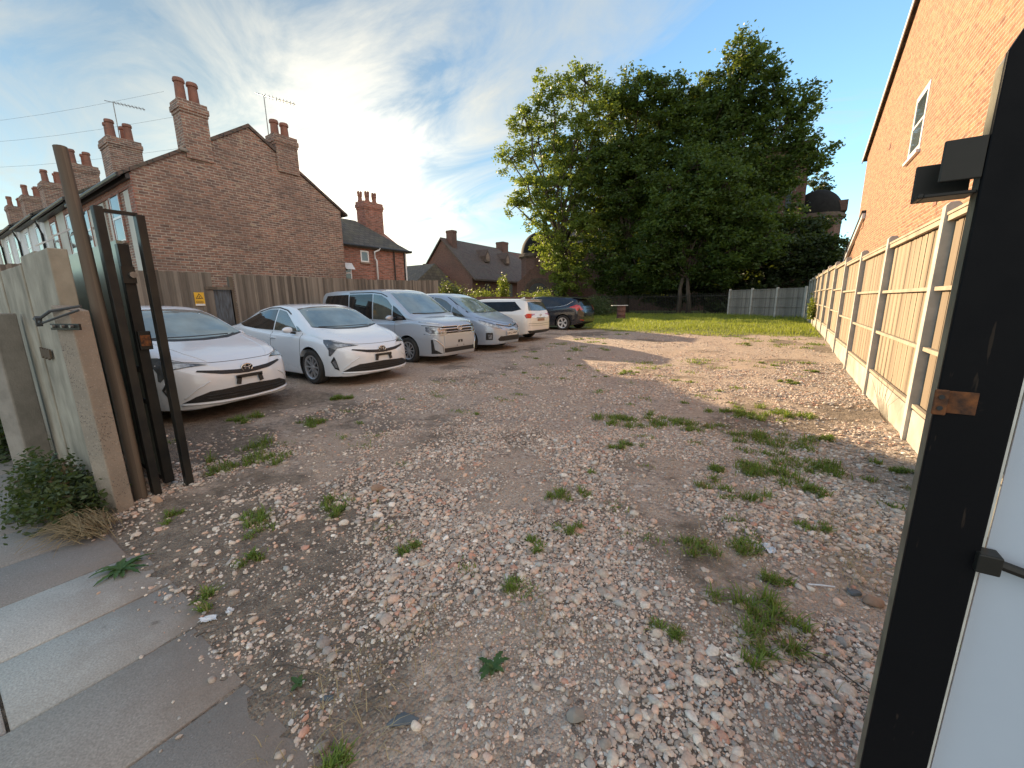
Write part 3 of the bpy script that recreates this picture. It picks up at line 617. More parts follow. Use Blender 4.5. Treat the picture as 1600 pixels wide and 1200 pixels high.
def tree(name, label, base, r0, fork, blobs, mat, lsize, dens, group='tall trees at the far end of the lot', clr=.55, shell=.45, trunks=1, ivy=False):
    root = empty(name, base); tag(root, label, 'tree', group); bx, by, bz = base; m = MB()
    for k in range(trunks):
        ox = (k - (trunks - 1) / 2) * .75; fk = Vector((fork[0] - bx + ox * .5, fork[1] - by, fork[2] - bz))
        pts = [Vector((ox, 0, -.2)), Vector((ox * .95 + .05, 0, fk.z * .35)), Vector((ox * .8 - .06, .05, fk.z * .7)), fk]
        m.tube(pts, [r0 * 1.35, r0 * 1.02, r0 * .9, r0 * .75], 12)
    CL = []
    for (x, z, dy, r) in blobs:
        c = np.array([x - bx, dy, z - bz]); limb(m, fk, c, r0 * .42, .05, .10); nc = max(8, int(dens * r * r / (clr * clr) * 4.2))
        d = rng.normal(size=(nc, 3)); d /= np.linalg.norm(d, axis=1)[:, None]; rad = r * (shell + (1 - shell) * rng.random(nc) ** .6) * rng.uniform(.75, 1.15, nc)
        P = c + d * rad[:, None] * np.array([1, 1, .92]); CL.append(P)
        for q in P[::max(1, nc // 7)]: limb(m, c * .55 + q * .45, q, .045, .012, .2, 4, 5); limb(m, c, c * .55 + q * .45, .07, .045, .1, 3, 5)
    m.build('trunk', 'bark', root, smooth=True, uv=False)
    C_ = np.concatenate(CL); nl = rng.integers(26, 60, len(C_)); idx = np.repeat(np.arange(len(C_)), nl); n = len(idx)
    cs = clr * rng.uniform(.55, 1.25, len(C_)); P = C_[idx] + rng.normal(size=(n, 3)) * (cs[idx] * .48)[:, None] * np.array([1, 1, .6]); P[:, 2] -= .10 * rng.random(n)
    ct = rng.random(len(C_)); V, F, T = leaves(P, lsize, ct[idx] * .65 + .35 * rng.random(n)); np_mesh('crown', V, F, mat, root, attr=T)
    if ivy:
        n = 2600; a = rng.uniform(0, 2 * PI, n); zz_ = rng.random(n) * fk.z; rr = r0 * 1.15 + np.abs(rng.normal(0, .16, n)); P = np.stack([rr * np.cos(a), rr * np.sin(a), zz_], 1)
        V, F, T = leaves(P, .14, rng.random(n)); np_mesh('ivy', V, F, 'dark_leaf', root, attr=T)
    return root
CAMY = lambda px_, py_: None
# ---------------------------------------------------------------- cars
class Car:
    """x forward, y left, z up, origin on the ground under the middle"""
    def __init__(s, name, label, cat, L_, key, paint, xw, rw, ww=0.2, group=None, track=None):
        s.root = empty(name); tag(s.root, label, cat, group); s.key = key; s.L = L_; s.paint = paint
        s.xw = xw; s.rw = rw; s.ww = ww; s.body(); s.track = track
    def K(s, n, x): a = s.key[n]; return pchip([p[0] for p in a], [p[1] for p in a], x)
    def body(s):
        k = s.key; x0, x1 = k['zt'][0][0], k['zt'][-1][0]
        u = np.linspace(0, 1, 84); xs = x0 + (x1 - x0) * (0.5 - 0.5 * np.cos(PI * u)) * 0.6 + (x1 - x0) * u * 0.4
        xs = np.sort(xs); rows = []
        zt, zs, zb, wd, wt = (s.K(n, xs) for n in ('zt', 'zs', 'zb', 'w', 'wt'))
        cr = s.K('cr', xs) if 'cr' in k else np.full(len(xs), 0.06)
        secs = []
        for i, x in enumerate(xs):
            W = wd[i]; zm = zb[i] + (zs[i] - zb[i]) * 0.52; T = min(wt[i], W * 0.93); top = zt[i]; sh = min(zs[i], top - 0.012)
            e = top - cr[i] * min(1, (top - zb[i]) / 0.6); e = max(e, sh + 0.004)
            P = [(0, zb[i]), (0.62 * W, zb[i]), (0.92 * W, zb[i] + 0.005), (0.97 * W, zb[i] + 0.07), (0.992 * W, zm - 0.06), (W, zm + 0.06), (0.985 * W, sh - 0.07), (0.955 * W, sh - 0.012)]
            g = ((0.93 * W), sh + 0.006)
            P += [g]
            for t, bl in ((0.33, 0.012), (0.66, 0.014)): P.append((g[0] + (T - g[0]) * t + bl, g[1] + (e - g[1]) * t))
            P += [(T, e), (T * 0.93, e + (top - e) * 0.45), (T * 0.72, e + (top - e) * 0.80), (T * 0.38, e + (top - e) * 0.96), (0, top)]
            # catmull-rom
            Q = []; n = len(P)
            for j in range(n - 1):
                a = P[j - 1] if j > 0 else (-P[1][0], P[1][1]); b = P[j]; c = P[j + 1]; d = P[j + 2] if j + 2 < n else (-P[n - 2][0], P[n - 2][1])
                for q in range(3):
                    t = q / 3
                    f = lambda m: 0.5 * ((2 * b[m]) + (-a[m] + c[m]) * t + (2 * a[m] - 5 * b[m] + 4 * c[m] - d[m]) * t * t + (-a[m] + 3 * b[m] - 3 * c[m] + d[m]) * t**3)
                    Q.append((max(0, f(0)), f(1)))
            Q.append(P[-1]); secs.append((x, Q))
        def capsec(x, Q, sc, zc): return (x, [(y * sc, zc + (z - zc) * sc) for y, z in Q])
        zc1 = (zb[-1] + zt[-1]) / 2; zc0 = (zb[0] + zt[0]) / 2
        ends1 = [capsec(x1 + d, secs[-1][1], sc, zc1) for d, sc in ((0.012, 0.94), (0.022, 0.8), (0.028, 0.5), (0.03, 0.15))]
        ends0 = [capsec(x0 - d, secs[0][1], sc, zc0) for d, sc in ((0.012, 0.94), (0.022, 0.8), (0.028, 0.5), (0.03, 0.15))]
        secs = ends0[::-1] + secs + ends1; m = len(secs[0][1]); ring = 2 * m - 2
        vs = []; fs = []
        for x, Q in secs:
            vs += [(x, y, z) for y, z in Q] + [(x, -y, z) for y, z in Q[-2:0:-1]]
        for i in range(len(secs) - 1):
            for j in range(ring): fs.append((i * ring + j, i * ring + (j + 1) % ring, (i + 1) * ring + (j + 1) % ring, (i + 1) * ring + j))
        fs.append(tuple(range(ring))[::-1]); fs.append(tuple(range((len(secs) - 1) * ring, len(secs) * ring)))
        mb = MB(); mb.add(vs, fs); o = mb.build('body', s.paint, s.root, smooth=True, uv=False)
        me = o.data; s.bvh = BVHTree.FromPolygons([v.co.copy() for v in me.vertices], [tuple(p.vertices) for p in me.polygons])
        me.materials.append(M_['trim'])
        for sg in (-1, 1):
            for xw in s.xw:
                c = MB(); Mx = Matrix.Translation((xw, sg * 1.2, s.rw + 0.005)) @ Matrix.Rotation(R(90), 4, 'X')
                rr = s.rw + 0.055; c.lathe([(0.001, -0.62), (rr, -0.62), (rr, 0.62), (0.001, 0.62)], 40, Mx)
                co = c.build('cutter', 'trim', None, uv=False)
                b = o.modifiers.new('b', 'BOOLEAN'); b.operation = 'DIFFERENCE'; b.object = co; b.solver = 'EXACT'
                bpy.context.view_layer.update()
                dg = bpy.context.evaluated_depsgraph_get(); nm = bpy.data.meshes.new_from_object(o.evaluated_get(dg))
                o.modifiers.clear(); old = o.data; o.data = nm; bpy.data.meshes.remove(old); cd = co.data; bpy.data.objects.remove(co); bpy.data.meshes.remove(cd)
        me = o.data; me.name = 'body'
        me.materials.clear(); me.materials.append(M_[s.paint]); me.materials.append(M_['trim'])
        for p in me.polygons:
            c = p.center; d = min(math.hypot(c.x - xw, c.z - s.rw) for xw in s.xw)
            p.material_index = 1 if ((d < s.rw + 0.0565 and abs(c.y) < 0.93) and (d < s.rw + 0.04 or abs(p.normal.y) < 0.5)) or p.normal.z < -0.85 else 0
        me.polygons.foreach_set('use_smooth', np.ones(len(me.polygons), dtype=bool)); me.set_sharp_from_angle(angle=R(38)); s.o = o
    def patch(s, name, mat, poly, dirn='front', off=0.006, th=0.012, both=False, parent=None, res=0.045, yaw=0, smooth=True):
        """poly in (h, z): front/rear h = y; side h = x; top: (x, y); corner: h measured across the ray with the ray turned by yaw"""
        outs = []
        for sg in ((1, -1) if both else (1,)):
            bm = bmesh.new()
            if dirn in ('front', 'rear', 'corner'):
                if dirn == 'front': D = Vector((-1, 0, 0)); O = lambda h, z: Vector((4, h * sg, z))
                elif dirn == 'rear': D = Vector((1, 0, 0)); O = lambda h, z: Vector((-4, h * sg, z))
                else:
                    a = R(yaw); D = Vector((-math.cos(a), -math.sin(a) * sg, 0)); S = Vector((-math.sin(a), math.cos(a) * sg, 0)); X0 = s.L / 2 - .05; O = lambda h, z, D=D, S=S: S * h - D * 4 + Vector((X0, 0, z))
            elif dirn == 'side': D = Vector((0, -sg, 0)); O = lambda h, z: Vector((h, 4 * sg, z))
            else: D = Vector((0, 0, -1)); O = lambda x, y: Vector((x, y * sg, 4))
            vs = [bm.verts.new((p[0], p[1], 0)) for p in poly]; bm.faces.new(vs)
            for _ in range(6):
                el = [e for e in bm.edges if e.calc_length() > res * 1.6]
                if not el: break
                bmesh.ops.subdivide_edges(bm, edges=el, cuts=1); bmesh.ops.triangulate(bm, faces=[f for f in bm.faces if len(f.verts) > 4])
            bmesh.ops.triangulate(bm, faces=bm.faces)
            last = None; bad = []
            for v in bm.verts:
                o = O(v.co.x, v.co.y); h = s.bvh.ray_cast(o, D)
                if h[0] is None: bad.append(v); continue
                v.co = h[0] - D * off
            if bad: bmesh.ops.delete(bm, geom=bad, context='VERTS')
            if not bm.faces: bm.free(); continue
            if th:
                r = bmesh.ops.extrude_face_region(bm, geom=bm.faces[:]); 
                for g in r['geom']:
                    if isinstance(g, bmesh.types.BMVert): g.co += D * th
            bmesh.ops.recalc_face_normals(bm, faces=bm.faces)
            me = bpy.data.meshes.new(name); bm.to_mesh(me); bm.free()
            outs.append(link(name, me, mat, parent or s.root, smooth, 35))
        return outs[0] if outs else None
    def surf(s, h, z, dirn='front', sg=1):
        if dirn == 'front': o, D = Vector((4, h, z)), Vector((-1, 0, 0))
        elif dirn == 'rear': o, D = Vector((-4, h, z)), Vector((1, 0, 0))
        else: o, D = Vector((h, 4 * sg, z)), Vector((0, -sg, 0))
        r = s.bvh.ray_cast(o, D); return r[0] if r[0] is not None else o + D * 3.2
    def line(s, name, pts, dirn, r=0.004, mat='trim', both=False, off=0.0, n=14):
        for sg in ((1, -1) if both else (1,)):
            P = []
            for i in range(len(pts) - 1):
                for k in range(n):
                    t = k / n; h = pts[i][0] + (pts[i + 1][0] - pts[i][0]) * t; z = pts[i][1] + (pts[i + 1][1] - pts[i][1]) * t
                    P.append((h, z))
            P.append(pts[-1]); Q = []
            for h, z in P:
                q = s.surf(h * (sg if dirn != 'side' else 1), z, dirn, sg)
                q = q + {'front': Vector((off, 0, 0)), 'rear': Vector((-off, 0, 0)), 'side': Vector((0, off * sg, 0))}[dirn]; Q.append(q)
            MB().tube(Q, r, 5).build(name, mat, s.root, smooth=True)
    def wheels(s, spokes=10, rimmat='alloy', style='spoke'):
        for xw in s.xw:
            for sg in (1, -1):
                yo = s.track * sg
                Mx = Matrix.Translation((xw, yo, s.rw)) @ Matrix.Rotation(R(-90 * sg), 4, 'X')       # local z points outwards
                r = s.rw; hw = s.ww / 2; t = MB()
                t.lathe([(r * 0.62, -hw), (r * 0.9, -hw), (r * 0.975, -hw + 0.02), (r, -hw + 0.045), (r, hw - 0.045), (r * 0.975, hw - 0.018), (r * 0.9, hw + 0.004), (r * 0.72, hw), (r * 0.66, hw - 0.012), (r * 0.64, -hw + .02)], 48, Mx, close=True)
                wh = MB().build('wheel', 'tyre', s.root, uv=False) if False else None
                w_ = t.build('wheel', 'tyre', s.root, smooth=True, sharp=40, uv=False)
                m = MB(); m.lathe([(0.001, hw - 0.06), (r * 0.655, hw - 0.06), (r * 0.655, hw - 0.09), (0.001, hw - 0.09)], 40, Mx)
                m.build('brake_disc', 'trim', w_, uv=False)
                m = MB(); m.lathe([(r * 0.60, hw - 0.05), (r * 0.60, hw - 0.008), (r * 0.655, hw - 0.004), (r * 0.69, hw + 0.006), (r * 0.70, hw - 0.02), (r * 0.67, hw - 0.05)], 40, Mx, close=True)
                m.lathe([(0.001, hw - 0.012), (r * 0.13, hw - 0.014), (r * 0.16, hw - 0.03), (r * 0.16, hw - 0.055), (0.001, hw - 0.055)], 20, Mx)
                for k in range(spokes):
                    a = 2 * PI * k / spokes; wdt = (0.026 if spokes > 8 else 0.05) * r / 0.32
                    w0, w1 = (wdt, wdt * 0.85) if style == 'spoke' else (wdt * 0.75, wdt * 2.0)
                    ca, sa = math.cos(a), math.sin(a); pr = []
                    for rad, hh, wx in ((r * 0.12, hw - 0.018, w0), (r * 0.4, hw - 0.012, (w0 + w1) / 2), (r * 0.635, hw - 0.006, w1)):
                        for dy in (-wx / 2, wx / 2):
                            for dz in (0, -0.028): pr.append(Mx @ Vector((rad * ca - dy * sa, rad * sa + dy * ca, hh + dz)))
                    fs = []
                    for q in (0, 4): fs += [(q, q + 4, q + 6, q + 2), (q + 1, q + 3, q + 7, q + 5), (q, q + 1, q + 5, q + 4), (q + 2, q + 6, q + 7, q + 3)]
                    m.add(pr, fs)
                m.build('rim', rimmat, w_, smooth=True, sharp=30, uv=False)
    def mirror(s, x, z, y, mat, sc=1.0):
        for sg in (1, -1):
            m = MB(); seg = 14; prof = []
            vs = []; n = 9
            for i in range(n + 1):
                t = i / n; yy = y + 0.03 + 0.21 * t * sc; rz = 0.075 * sc * math.sin(PI * min(1, 0.16 + t * 0.80)) ** 0.5 ; rx = 0.055 * sc * math.sin(PI * min(1, 0.14 + t * 0.8)) ** 0.5
                for k in range(seg):
                    a = 2 * PI * k / seg; vs.append((x + rx * math.cos(a) * (1.15 if math.cos(a) > 0 else 0.6), sg * yy, z + rz * math.sin(a)))
            fs = [(i * seg + k, i * seg + (k + 1) % seg, (i + 1) * seg + (k + 1) % seg, (i + 1) * seg + k) for i in range(n) for k in range(seg)]
            fs += [tuple(range(seg))[::-1], tuple(range(n * seg, (n + 1) * seg))]
            m.add(vs, fs); mo = m.build('wing_mirror', mat, s.root, smooth=True, sharp=50, uv=False)
            MB().tube([(x + 0.01, sg * (y - 0.06), z - 0.07), (x + 0.01, sg * (y + 0.06), z - 0.045)], 0.022, 8).build('stalk', 'trim', mo, uv=False)
    def emblem(s, z, sc=1.0, dirn='front', back=True):
        p = s.surf(0, z, dirn); sx = 1 if dirn == 'front' else -1; m = MB()
        def ell(cy, cz, a, b, r):
            pts = [(p.x + sx * 0.016, cy + a * math.cos(t), z + cz + b * math.sin(t)) for t in np.linspace(0, 2 * PI, 25)]
            m.tube(pts, r, 6)
        ell(0, 0, 0.072 * sc, 0.050 * sc, 0.0075 * sc); ell(0, 0, 0.028 * sc, 0.047 * sc, 0.0055 * sc); ell(0, 0.024 * sc, 0.05 * sc, 0.020 * sc, 0.0055 * sc)
        e = m.build('emblem', 'chrome', s.root, smooth=True, uv=False)
        if back:
            b = MB(); vs = [(p.x + sx * 0.010, 0.068 * sc * math.cos(t), z + 0.047 * sc * math.sin(t)) for t in np.linspace(0, 2 * PI, 24, endpoint=False)]
            b.add(vs + [(q[0] - sx * 0.02, q[1], q[2]) for q in vs], [tuple(range(24))] + [(i, (i + 1) % 24, 24 + (i + 1) % 24, 24 + i) for i in range(24)]); b.build('emblem_badge', 'trim', e, uv=False)
        return e
    def place(s, x, y, heading, pitch=0.0):
        s.root.location = (x, y, gzs(x, y) - 0.0); s.root.location.z = float(base_z(y)) + 0.0; s.root.rotation_euler = (0, pitch, heading)

def text_mesh(txt, size, name, mat, parent, depth=0.002):
    c = bpy.data.curves.new(name, 'FONT'); c.body = txt; c.size = size; c.align_x = 'CENTER'; c.align_y = 'CENTER'; c.extrude = depth; c.offset = size * 0.012
    t = bpy.data.objects.new('t', c); col.objects.link(t); bpy.context.view_layer.update()
    me = bpy.data.meshes.new_from_object(t.evaluated_get(bpy.context.evaluated_depsgraph_get())); bpy.data.objects.remove(t)
    me.name = name; me.materials.clear(); return link(name, me, mat, parent)

# --- white hybrid hatchback -----------------------------------------------------------
def prius(label, group):
    K = dict(
        zt=[(-2.24, .90), (-2.18, 1.0), (-1.95, 1.08), (-1.4, 1.26), (-.75, 1.41), (-.1, 1.47), (.3, 1.455), (.62, 1.37), (1.0, 1.18), (1.28, 1.035), (1.45, .985), (1.8, .895), (2.0, .825), (2.12, .76), (2.2, .70), (2.25, .63)],
        zs=[(-2.24, .86), (-2.0, .99), (-1.4, 1.02), (-.6, .95), (.3, .90), (1.1, .89), (1.45, .86), (1.85, .76), (2.1, .66), (2.25, .55)],
        zb=[(-2.24, .34), (-2.0, .24), (-1.5, .17), (0, .15), (1.5, .16), (2.1, .175), (2.25, .20)],
        w=[(-2.24, .60), (-2.15, .73), (-1.8, .84), (-1, .88), (0, .875), (1.0, .88), (1.5, .875), (1.8, .84), (2.0, .765), (2.13, .66), (2.21, .53), (2.25, .42)],
        wt=[(-2.24, .45), (-1.6, .56), (-.5, .61), (.3, .615), (1.25, .74), (1.5, .76), (1.9, .66), (2.1, .50), (2.25, .32)],
        cr=[(-2.24, .05), (-1, .06), (.3, .055), (1.2, .04), (1.5, .035), (2.25, .035)])
    c = Car('white_hatchback', label, 'car', 4.5, K, 'paint_white', (1.33, -1.37), .32, group=group, track=.765)
    c.patch('windscreen', 'windscreen', [(-.70, 1.05), (-.35, 1.015), (0, 1.005), (.35, 1.015), (.70, 1.05), (.68, 1.12), (.625, 1.28), (.575, 1.375), (.25, 1.41), (0, 1.415), (-.25, 1.41), (-.575, 1.375), (-.625, 1.28), (-.68, 1.12)], 'front', off=.007)
    c.patch('windscreen_shroud', 'trim', [(-.74, 1.04), (-.35, .99), (0, .98), (.35, .99), (.74, 1.04), (.70, 1.065), (.35, 1.03), (0, 1.02), (-.35, 1.03), (-.70, 1.065)], 'front', off=.005)
    c.patch('front_side_window', 'side_glass', [(.02, .965), (.86, .955), (.80, 1.02), (.45, 1.23), (.30, 1.32), (.02, 1.365)], 'side', both=True)
    c.patch('quarter_light', 'side_glass', [(.885, .955), (1.02, .965), (.86, 1.04), (.80, 1.06)], 'side', both=True)
    c.patch('rear_side_window', 'tinted', [(-.03, .965), (-.03, 1.365), (-.35, 1.365), (-.85, 1.28), (-1.25, 1.16), (-1.5, 1.07), (-1.2, 1.02), (-.7, .98)], 'side', both=True)
    c.line('rain_visor', [(.50, 1.27), (.33, 1.345), (.02, 1.395), (-.35, 1.39), (-.85, 1.305)], 'side', .014, 'trim', True, .0)
    c.line('door_seam', [(1.06, .93), (1.03, .75), (1.0, .45), (.98, .25)], 'side', .0045, 'trim', True)
    c.line('door_seam', [(-.03, .94), (-.06, .6), (-.1, .25)], 'side', .0045, 'trim', True)
    for x in (.15, -.85): c.line('door_handle', [(x, .82), (x - .2, .825)], 'side', .014, 'paint_white', True, .012)
    c.line('wiper', [(-.60, 1.04), (-.1, 1.03), (.45, 1.035)], 'front', .010, 'trim', False, .012)
    c.line('bonnet_seam', [(-.74, .83), (-.62, .775), (-.42, .742), (-.2, .735), (0, .732), (.2, .735), (.42, .742), (.62, .775), (.74, .83)], 'front', .0045)
    c.patch('headlight', 'lamp_dark', [(.38, .722), (.60, .712), (.74, .690), (.80, .62), (.86, .55), (.885, .56), (.88, .66), (.95, .78), (.95, .835), (.86, .835), (.76, .80), (.60, .765), (.46, .742)], 'corner', .008, both=True, yaw=32)
    c.patch('lamp_reflector', 'lamp_clear', [(.50, .728), (.72, .705), (.80, .765), (.62, .762)], 'corner', .013, .006, both=True, yaw=32)
    c.patch('fog_lamp', 'trim', [(.68, .30), (.72, .47), (.755, .55), (.82, .45), (.76, .33)], 'corner', .008, both=True, yaw=42)
    c.patch('fog_lens', 'lamp_clear', [(.70, .34), (.735, .49), (.795, .445), (.75, .355)], 'corner', .014, .006, both=True, yaw=42)
    c.patch('upper_grille', 'grille', [(-.57, .65), (-.32, .592), (-.12, .572), (0, .566), (.12, .572), (.32, .592), (.57, .65), (.55, .668), (.30, .638), (.12, .624), (0, .62), (-.12, .624), (-.30, .638), (-.55, .668)], 'front', .006)
    c.patch('lower_grille', 'grille', [(-.72, .275), (0, .25), (.72, .275), (.62, .345), (.48, .395), (0, .412), (-.48, .395), (-.62, .345)], 'front', .006)
    c.line('bonnet_crease', [(.40, .755), (.52, .86), (.60, 1.0)], 'front', .007, 'paint_white', True, -.001)
    c.line('bumper_crease', [(.47, .52), (.60, .44), (.70, .33)], 'front', .010, 'paint_white', True, .0)
    c.line('bumper_lip', [(-.72, .255), (-.4, .24), (0, .232), (.4, .24), (.72, .255)], 'front', .016, c.paint, False, .006)
    for z in (.30, .335): c.line('grille_bar', [(-.54, z + .006), (0, z), (.54, z + .006)], 'front', .006, 'trim', False, .010)
    q = c.surf(0, .50); m = MB(); m.box((q.x + .02, 0, .530), (.012, .36, .042)); m.box((q.x + .02, .15, .48), (.012, .055, .10), (R(14), 0, 0)); m.box((q.x + .02, -.15, .48), (.012, .055, .10), (R(-14), 0, 0))
    m.build('plate_bracket', 'trim', c.root, uv=False)
    c.emblem(.633, 1.05); c.mirror(.80, .99, .84, 'paint_white', .8); c.wheels(10)
    c.patch('tail_light', 'lamp_red', [(.70, .60), (.80, .60), (.82, .98), (.74, 1.02)], 'rear', .006, both=True)
    return c
p1 = prius('white hatchback with empty plate bracket and oval badge, half hidden behind the black gate', 'pair of matching white hatchbacks')
p1.place(-5.98 - 2.25 * math.cos(R(12)), 2.46 - 2.25 * math.sin(R(12)), R(12))
r2 = copy_tree(p1.root); r2['label'] = 'white hatchback with its near front wheel showing, beside the tall silver people carrier'
class _P: pass
r2.location = (-6.18 - 2.25, 4.86, 0); r2.rotation_euler = (0, 0, R(0))

# --- tall silver people carrier ---------------------------------------------------------
def voxy():
    K = dict(
        zt=[(-2.34, 1.15), (-2.32, 1.45), (-2.25, 1.68), (-2.05, 1.79), (-1.2, 1.83), (0, 1.83), (.35, 1.80), (.62, 1.71), (1.0, 1.48), (1.42, 1.20), (1.56, 1.13), (1.9, 1.075), (2.15, 1.02), (2.27, .97), (2.32, .90)],
        zs=[(-2.34, .98), (-2.1, 1.05), (-1, 1.02), (0, .99), (1.0, 1.0), (1.5, 1.04), (1.9, 1.0), (2.2, .90), (2.32, .80)],
        zb=[(-2.34, .30), (-2.1, .24), (-1.5, .19), (1.5, .19), (2.1, .19), (2.32, .20)],
        w=[(-2.34, .72), (-2.25, .80), (-1.8, .85), (1.3, .855), (1.8, .84), (2.05, .80), (2.2, .74), (2.28, .67), (2.32, .60)],
        wt=[(-2.34, .66), (-1.5, .70), (.3, .69), (1.0, .72), (1.5, .76), (2.0, .70), (2.32, .5)],
        cr=[(-2.34, .05), (0, .06), (1.5, .045), (2.32, .04)])
    c = Car('silver_people_carrier', 'tall silver people carrier with wide chrome grille and no number plate, between two paler cars', 'people carrier', 4.7, K, 'paint_silver', (1.40, -1.45), .315, track=.745)
    c.patch('windscreen', 'windscreen', [(-.68, 1.21), (-.3, 1.175), (0, 1.17), (.3, 1.175), (.68, 1.21), (.66, 1.35), (.62, 1.60), (.58, 1.715), (.3, 1.745), (0, 1.75), (-.3, 1.745), (-.58, 1.715), (-.62, 1.60), (-.66, 1.35)], 'front', .007)
    c.line('wiper', [(-.62, 1.205), (-.2, 1.195), (.5, 1.20)], 'front', .012, 'trim', False, .012)
    c.patch('front_side_window', 'side_glass', [(.10, 1.06), (.82, 1.04), (.80, 1.40), (.62, 1.56), (.40, 1.655), (.10, 1.69)], 'side', both=True)
    c.patch('quarter_light', 'tinted', [(.86, 1.03), (1.36, 1.055), (1.30, 1.12), (.98, 1.34), (.86, 1.40)], 'side', both=True)
    c.patch('sliding_door_window', 'tinted', [(.05, 1.06), (.05, 1.695), (-.90, 1.70), (-.90, 1.07)], 'side', both=True)
    c.patch('rear_side_window', 'tinted', [(-.95, 1.07), (-.95, 1.70), (-1.95, 1.68), (-2.05, 1.55), (-2.12, 1.20), (-2.10, 1.10)], 'side', both=True)
    c.line('rain_visor', [(.62, 1.62), (.40, 1.70), (.05, 1.735), (-.9, 1.74)], 'side', .013, 'trim', True)
    c.line('door_seam', [(.98, 1.0), (.98, .5), (.93, .25)], 'side', .0045, 'trim', True)
    c.line('door_seam', [(.07, 1.03), (.07, .25)], 'side', .0045, 'trim', True)
    c.line('slide_rail', [(-.9, .98), (-2.0, .98)], 'side', .006, 'trim', True)
    for x in (.28, -.15): c.line('door_handle', [(x, .90), (x - .18, .90)], 'side', .014, 'paint_silver', True, .012)
    c.patch('front_grille', 'grille', [(-.62, .735), (.62, .735), (.56, .90), (-.56, .90)], 'front', .007)
    for z, r in ((.905, .020), (.845, .018), (.775, .010)):
        c.line('chrome_bar', [(-.62 if z < .9 else -.55, z), (-.12, z), (0, z - .02), (.12, z), (.62 if z < .9 else .55, z)], 'front', r, 'chrome', False, .008)
    c.line('bonnet_chrome', [(.57, .96), (.70, .985), (.80, 1.01)], 'front', .012, 'chrome', True, .004)
    c.patch('headlight', 'lamp_clear', [(.42, .72), (.80, .735), (.86, .80), (.86, .90), (.78, .905), (.44, .845)], 'corner', .009, both=True, yaw=16)
    c.line('lamp_surround', [(.42, .70), (.66, .71), (.82, .73)], 'front', .010, 'chrome', True, .006)
    c.line('lamp_brow', [(.46, .875), (.70, .905), (.82, .93)], 'front', .010, 'trim', True, .006)
    c.patch('bumper_plate', 'paint_silver', [(-.53, .42), (.53, .42), (.55, .70), (-.55, .70)], 'front', .014, .02)
    c.patch('lower_grille', 'grille', [(-.54, .285), (.54, .285), (.54, .385), (-.54, .385)], 'front', .008)
    for sgn in (1, -1):
        pass
    c.patch('fog_recess', 'trim', [(.60, .265), (.76, .265), (.775, .60), (.755, .60), (.73, .36)], 'front', .006, both=True, res=.02)
    c.line('fog_bezel', [(.565, .27), (.58, .44), (.72, .60), (.755, .625)], 'front', .011, 'chrome', True, .004)
    m = MB(); q = c.surf(0, .53)
    for y in (-.05, .05): m.box((q.x + .012, y, .53), (.02, .055, .06))
    m.box((q.x + .01, 0, .555), (.018, .16, .012)); m.build('plate_bracket', 'trim', c.root, uv=False)
    m = MB()
    for y in (-.12, .12): m.box((q.x + .008, y, .43), (.02, .02, .02))
    m.build('plate_screw', 'trim', c.root, uv=False)
    c.emblem(.845, 1.15); c.mirror(.92, 1.10, .82, 'paint_silver', .95); c.wheels(10)
    c.patch('tail_light', 'lamp_red', [(.62, .98), (.76, .98), (.76, 1.5), (.68, 1.5)], 'rear', .006, both=True)
    return c
v = voxy(); v.place(-6.60 - 2.34, 6.69 + .86, R(0))

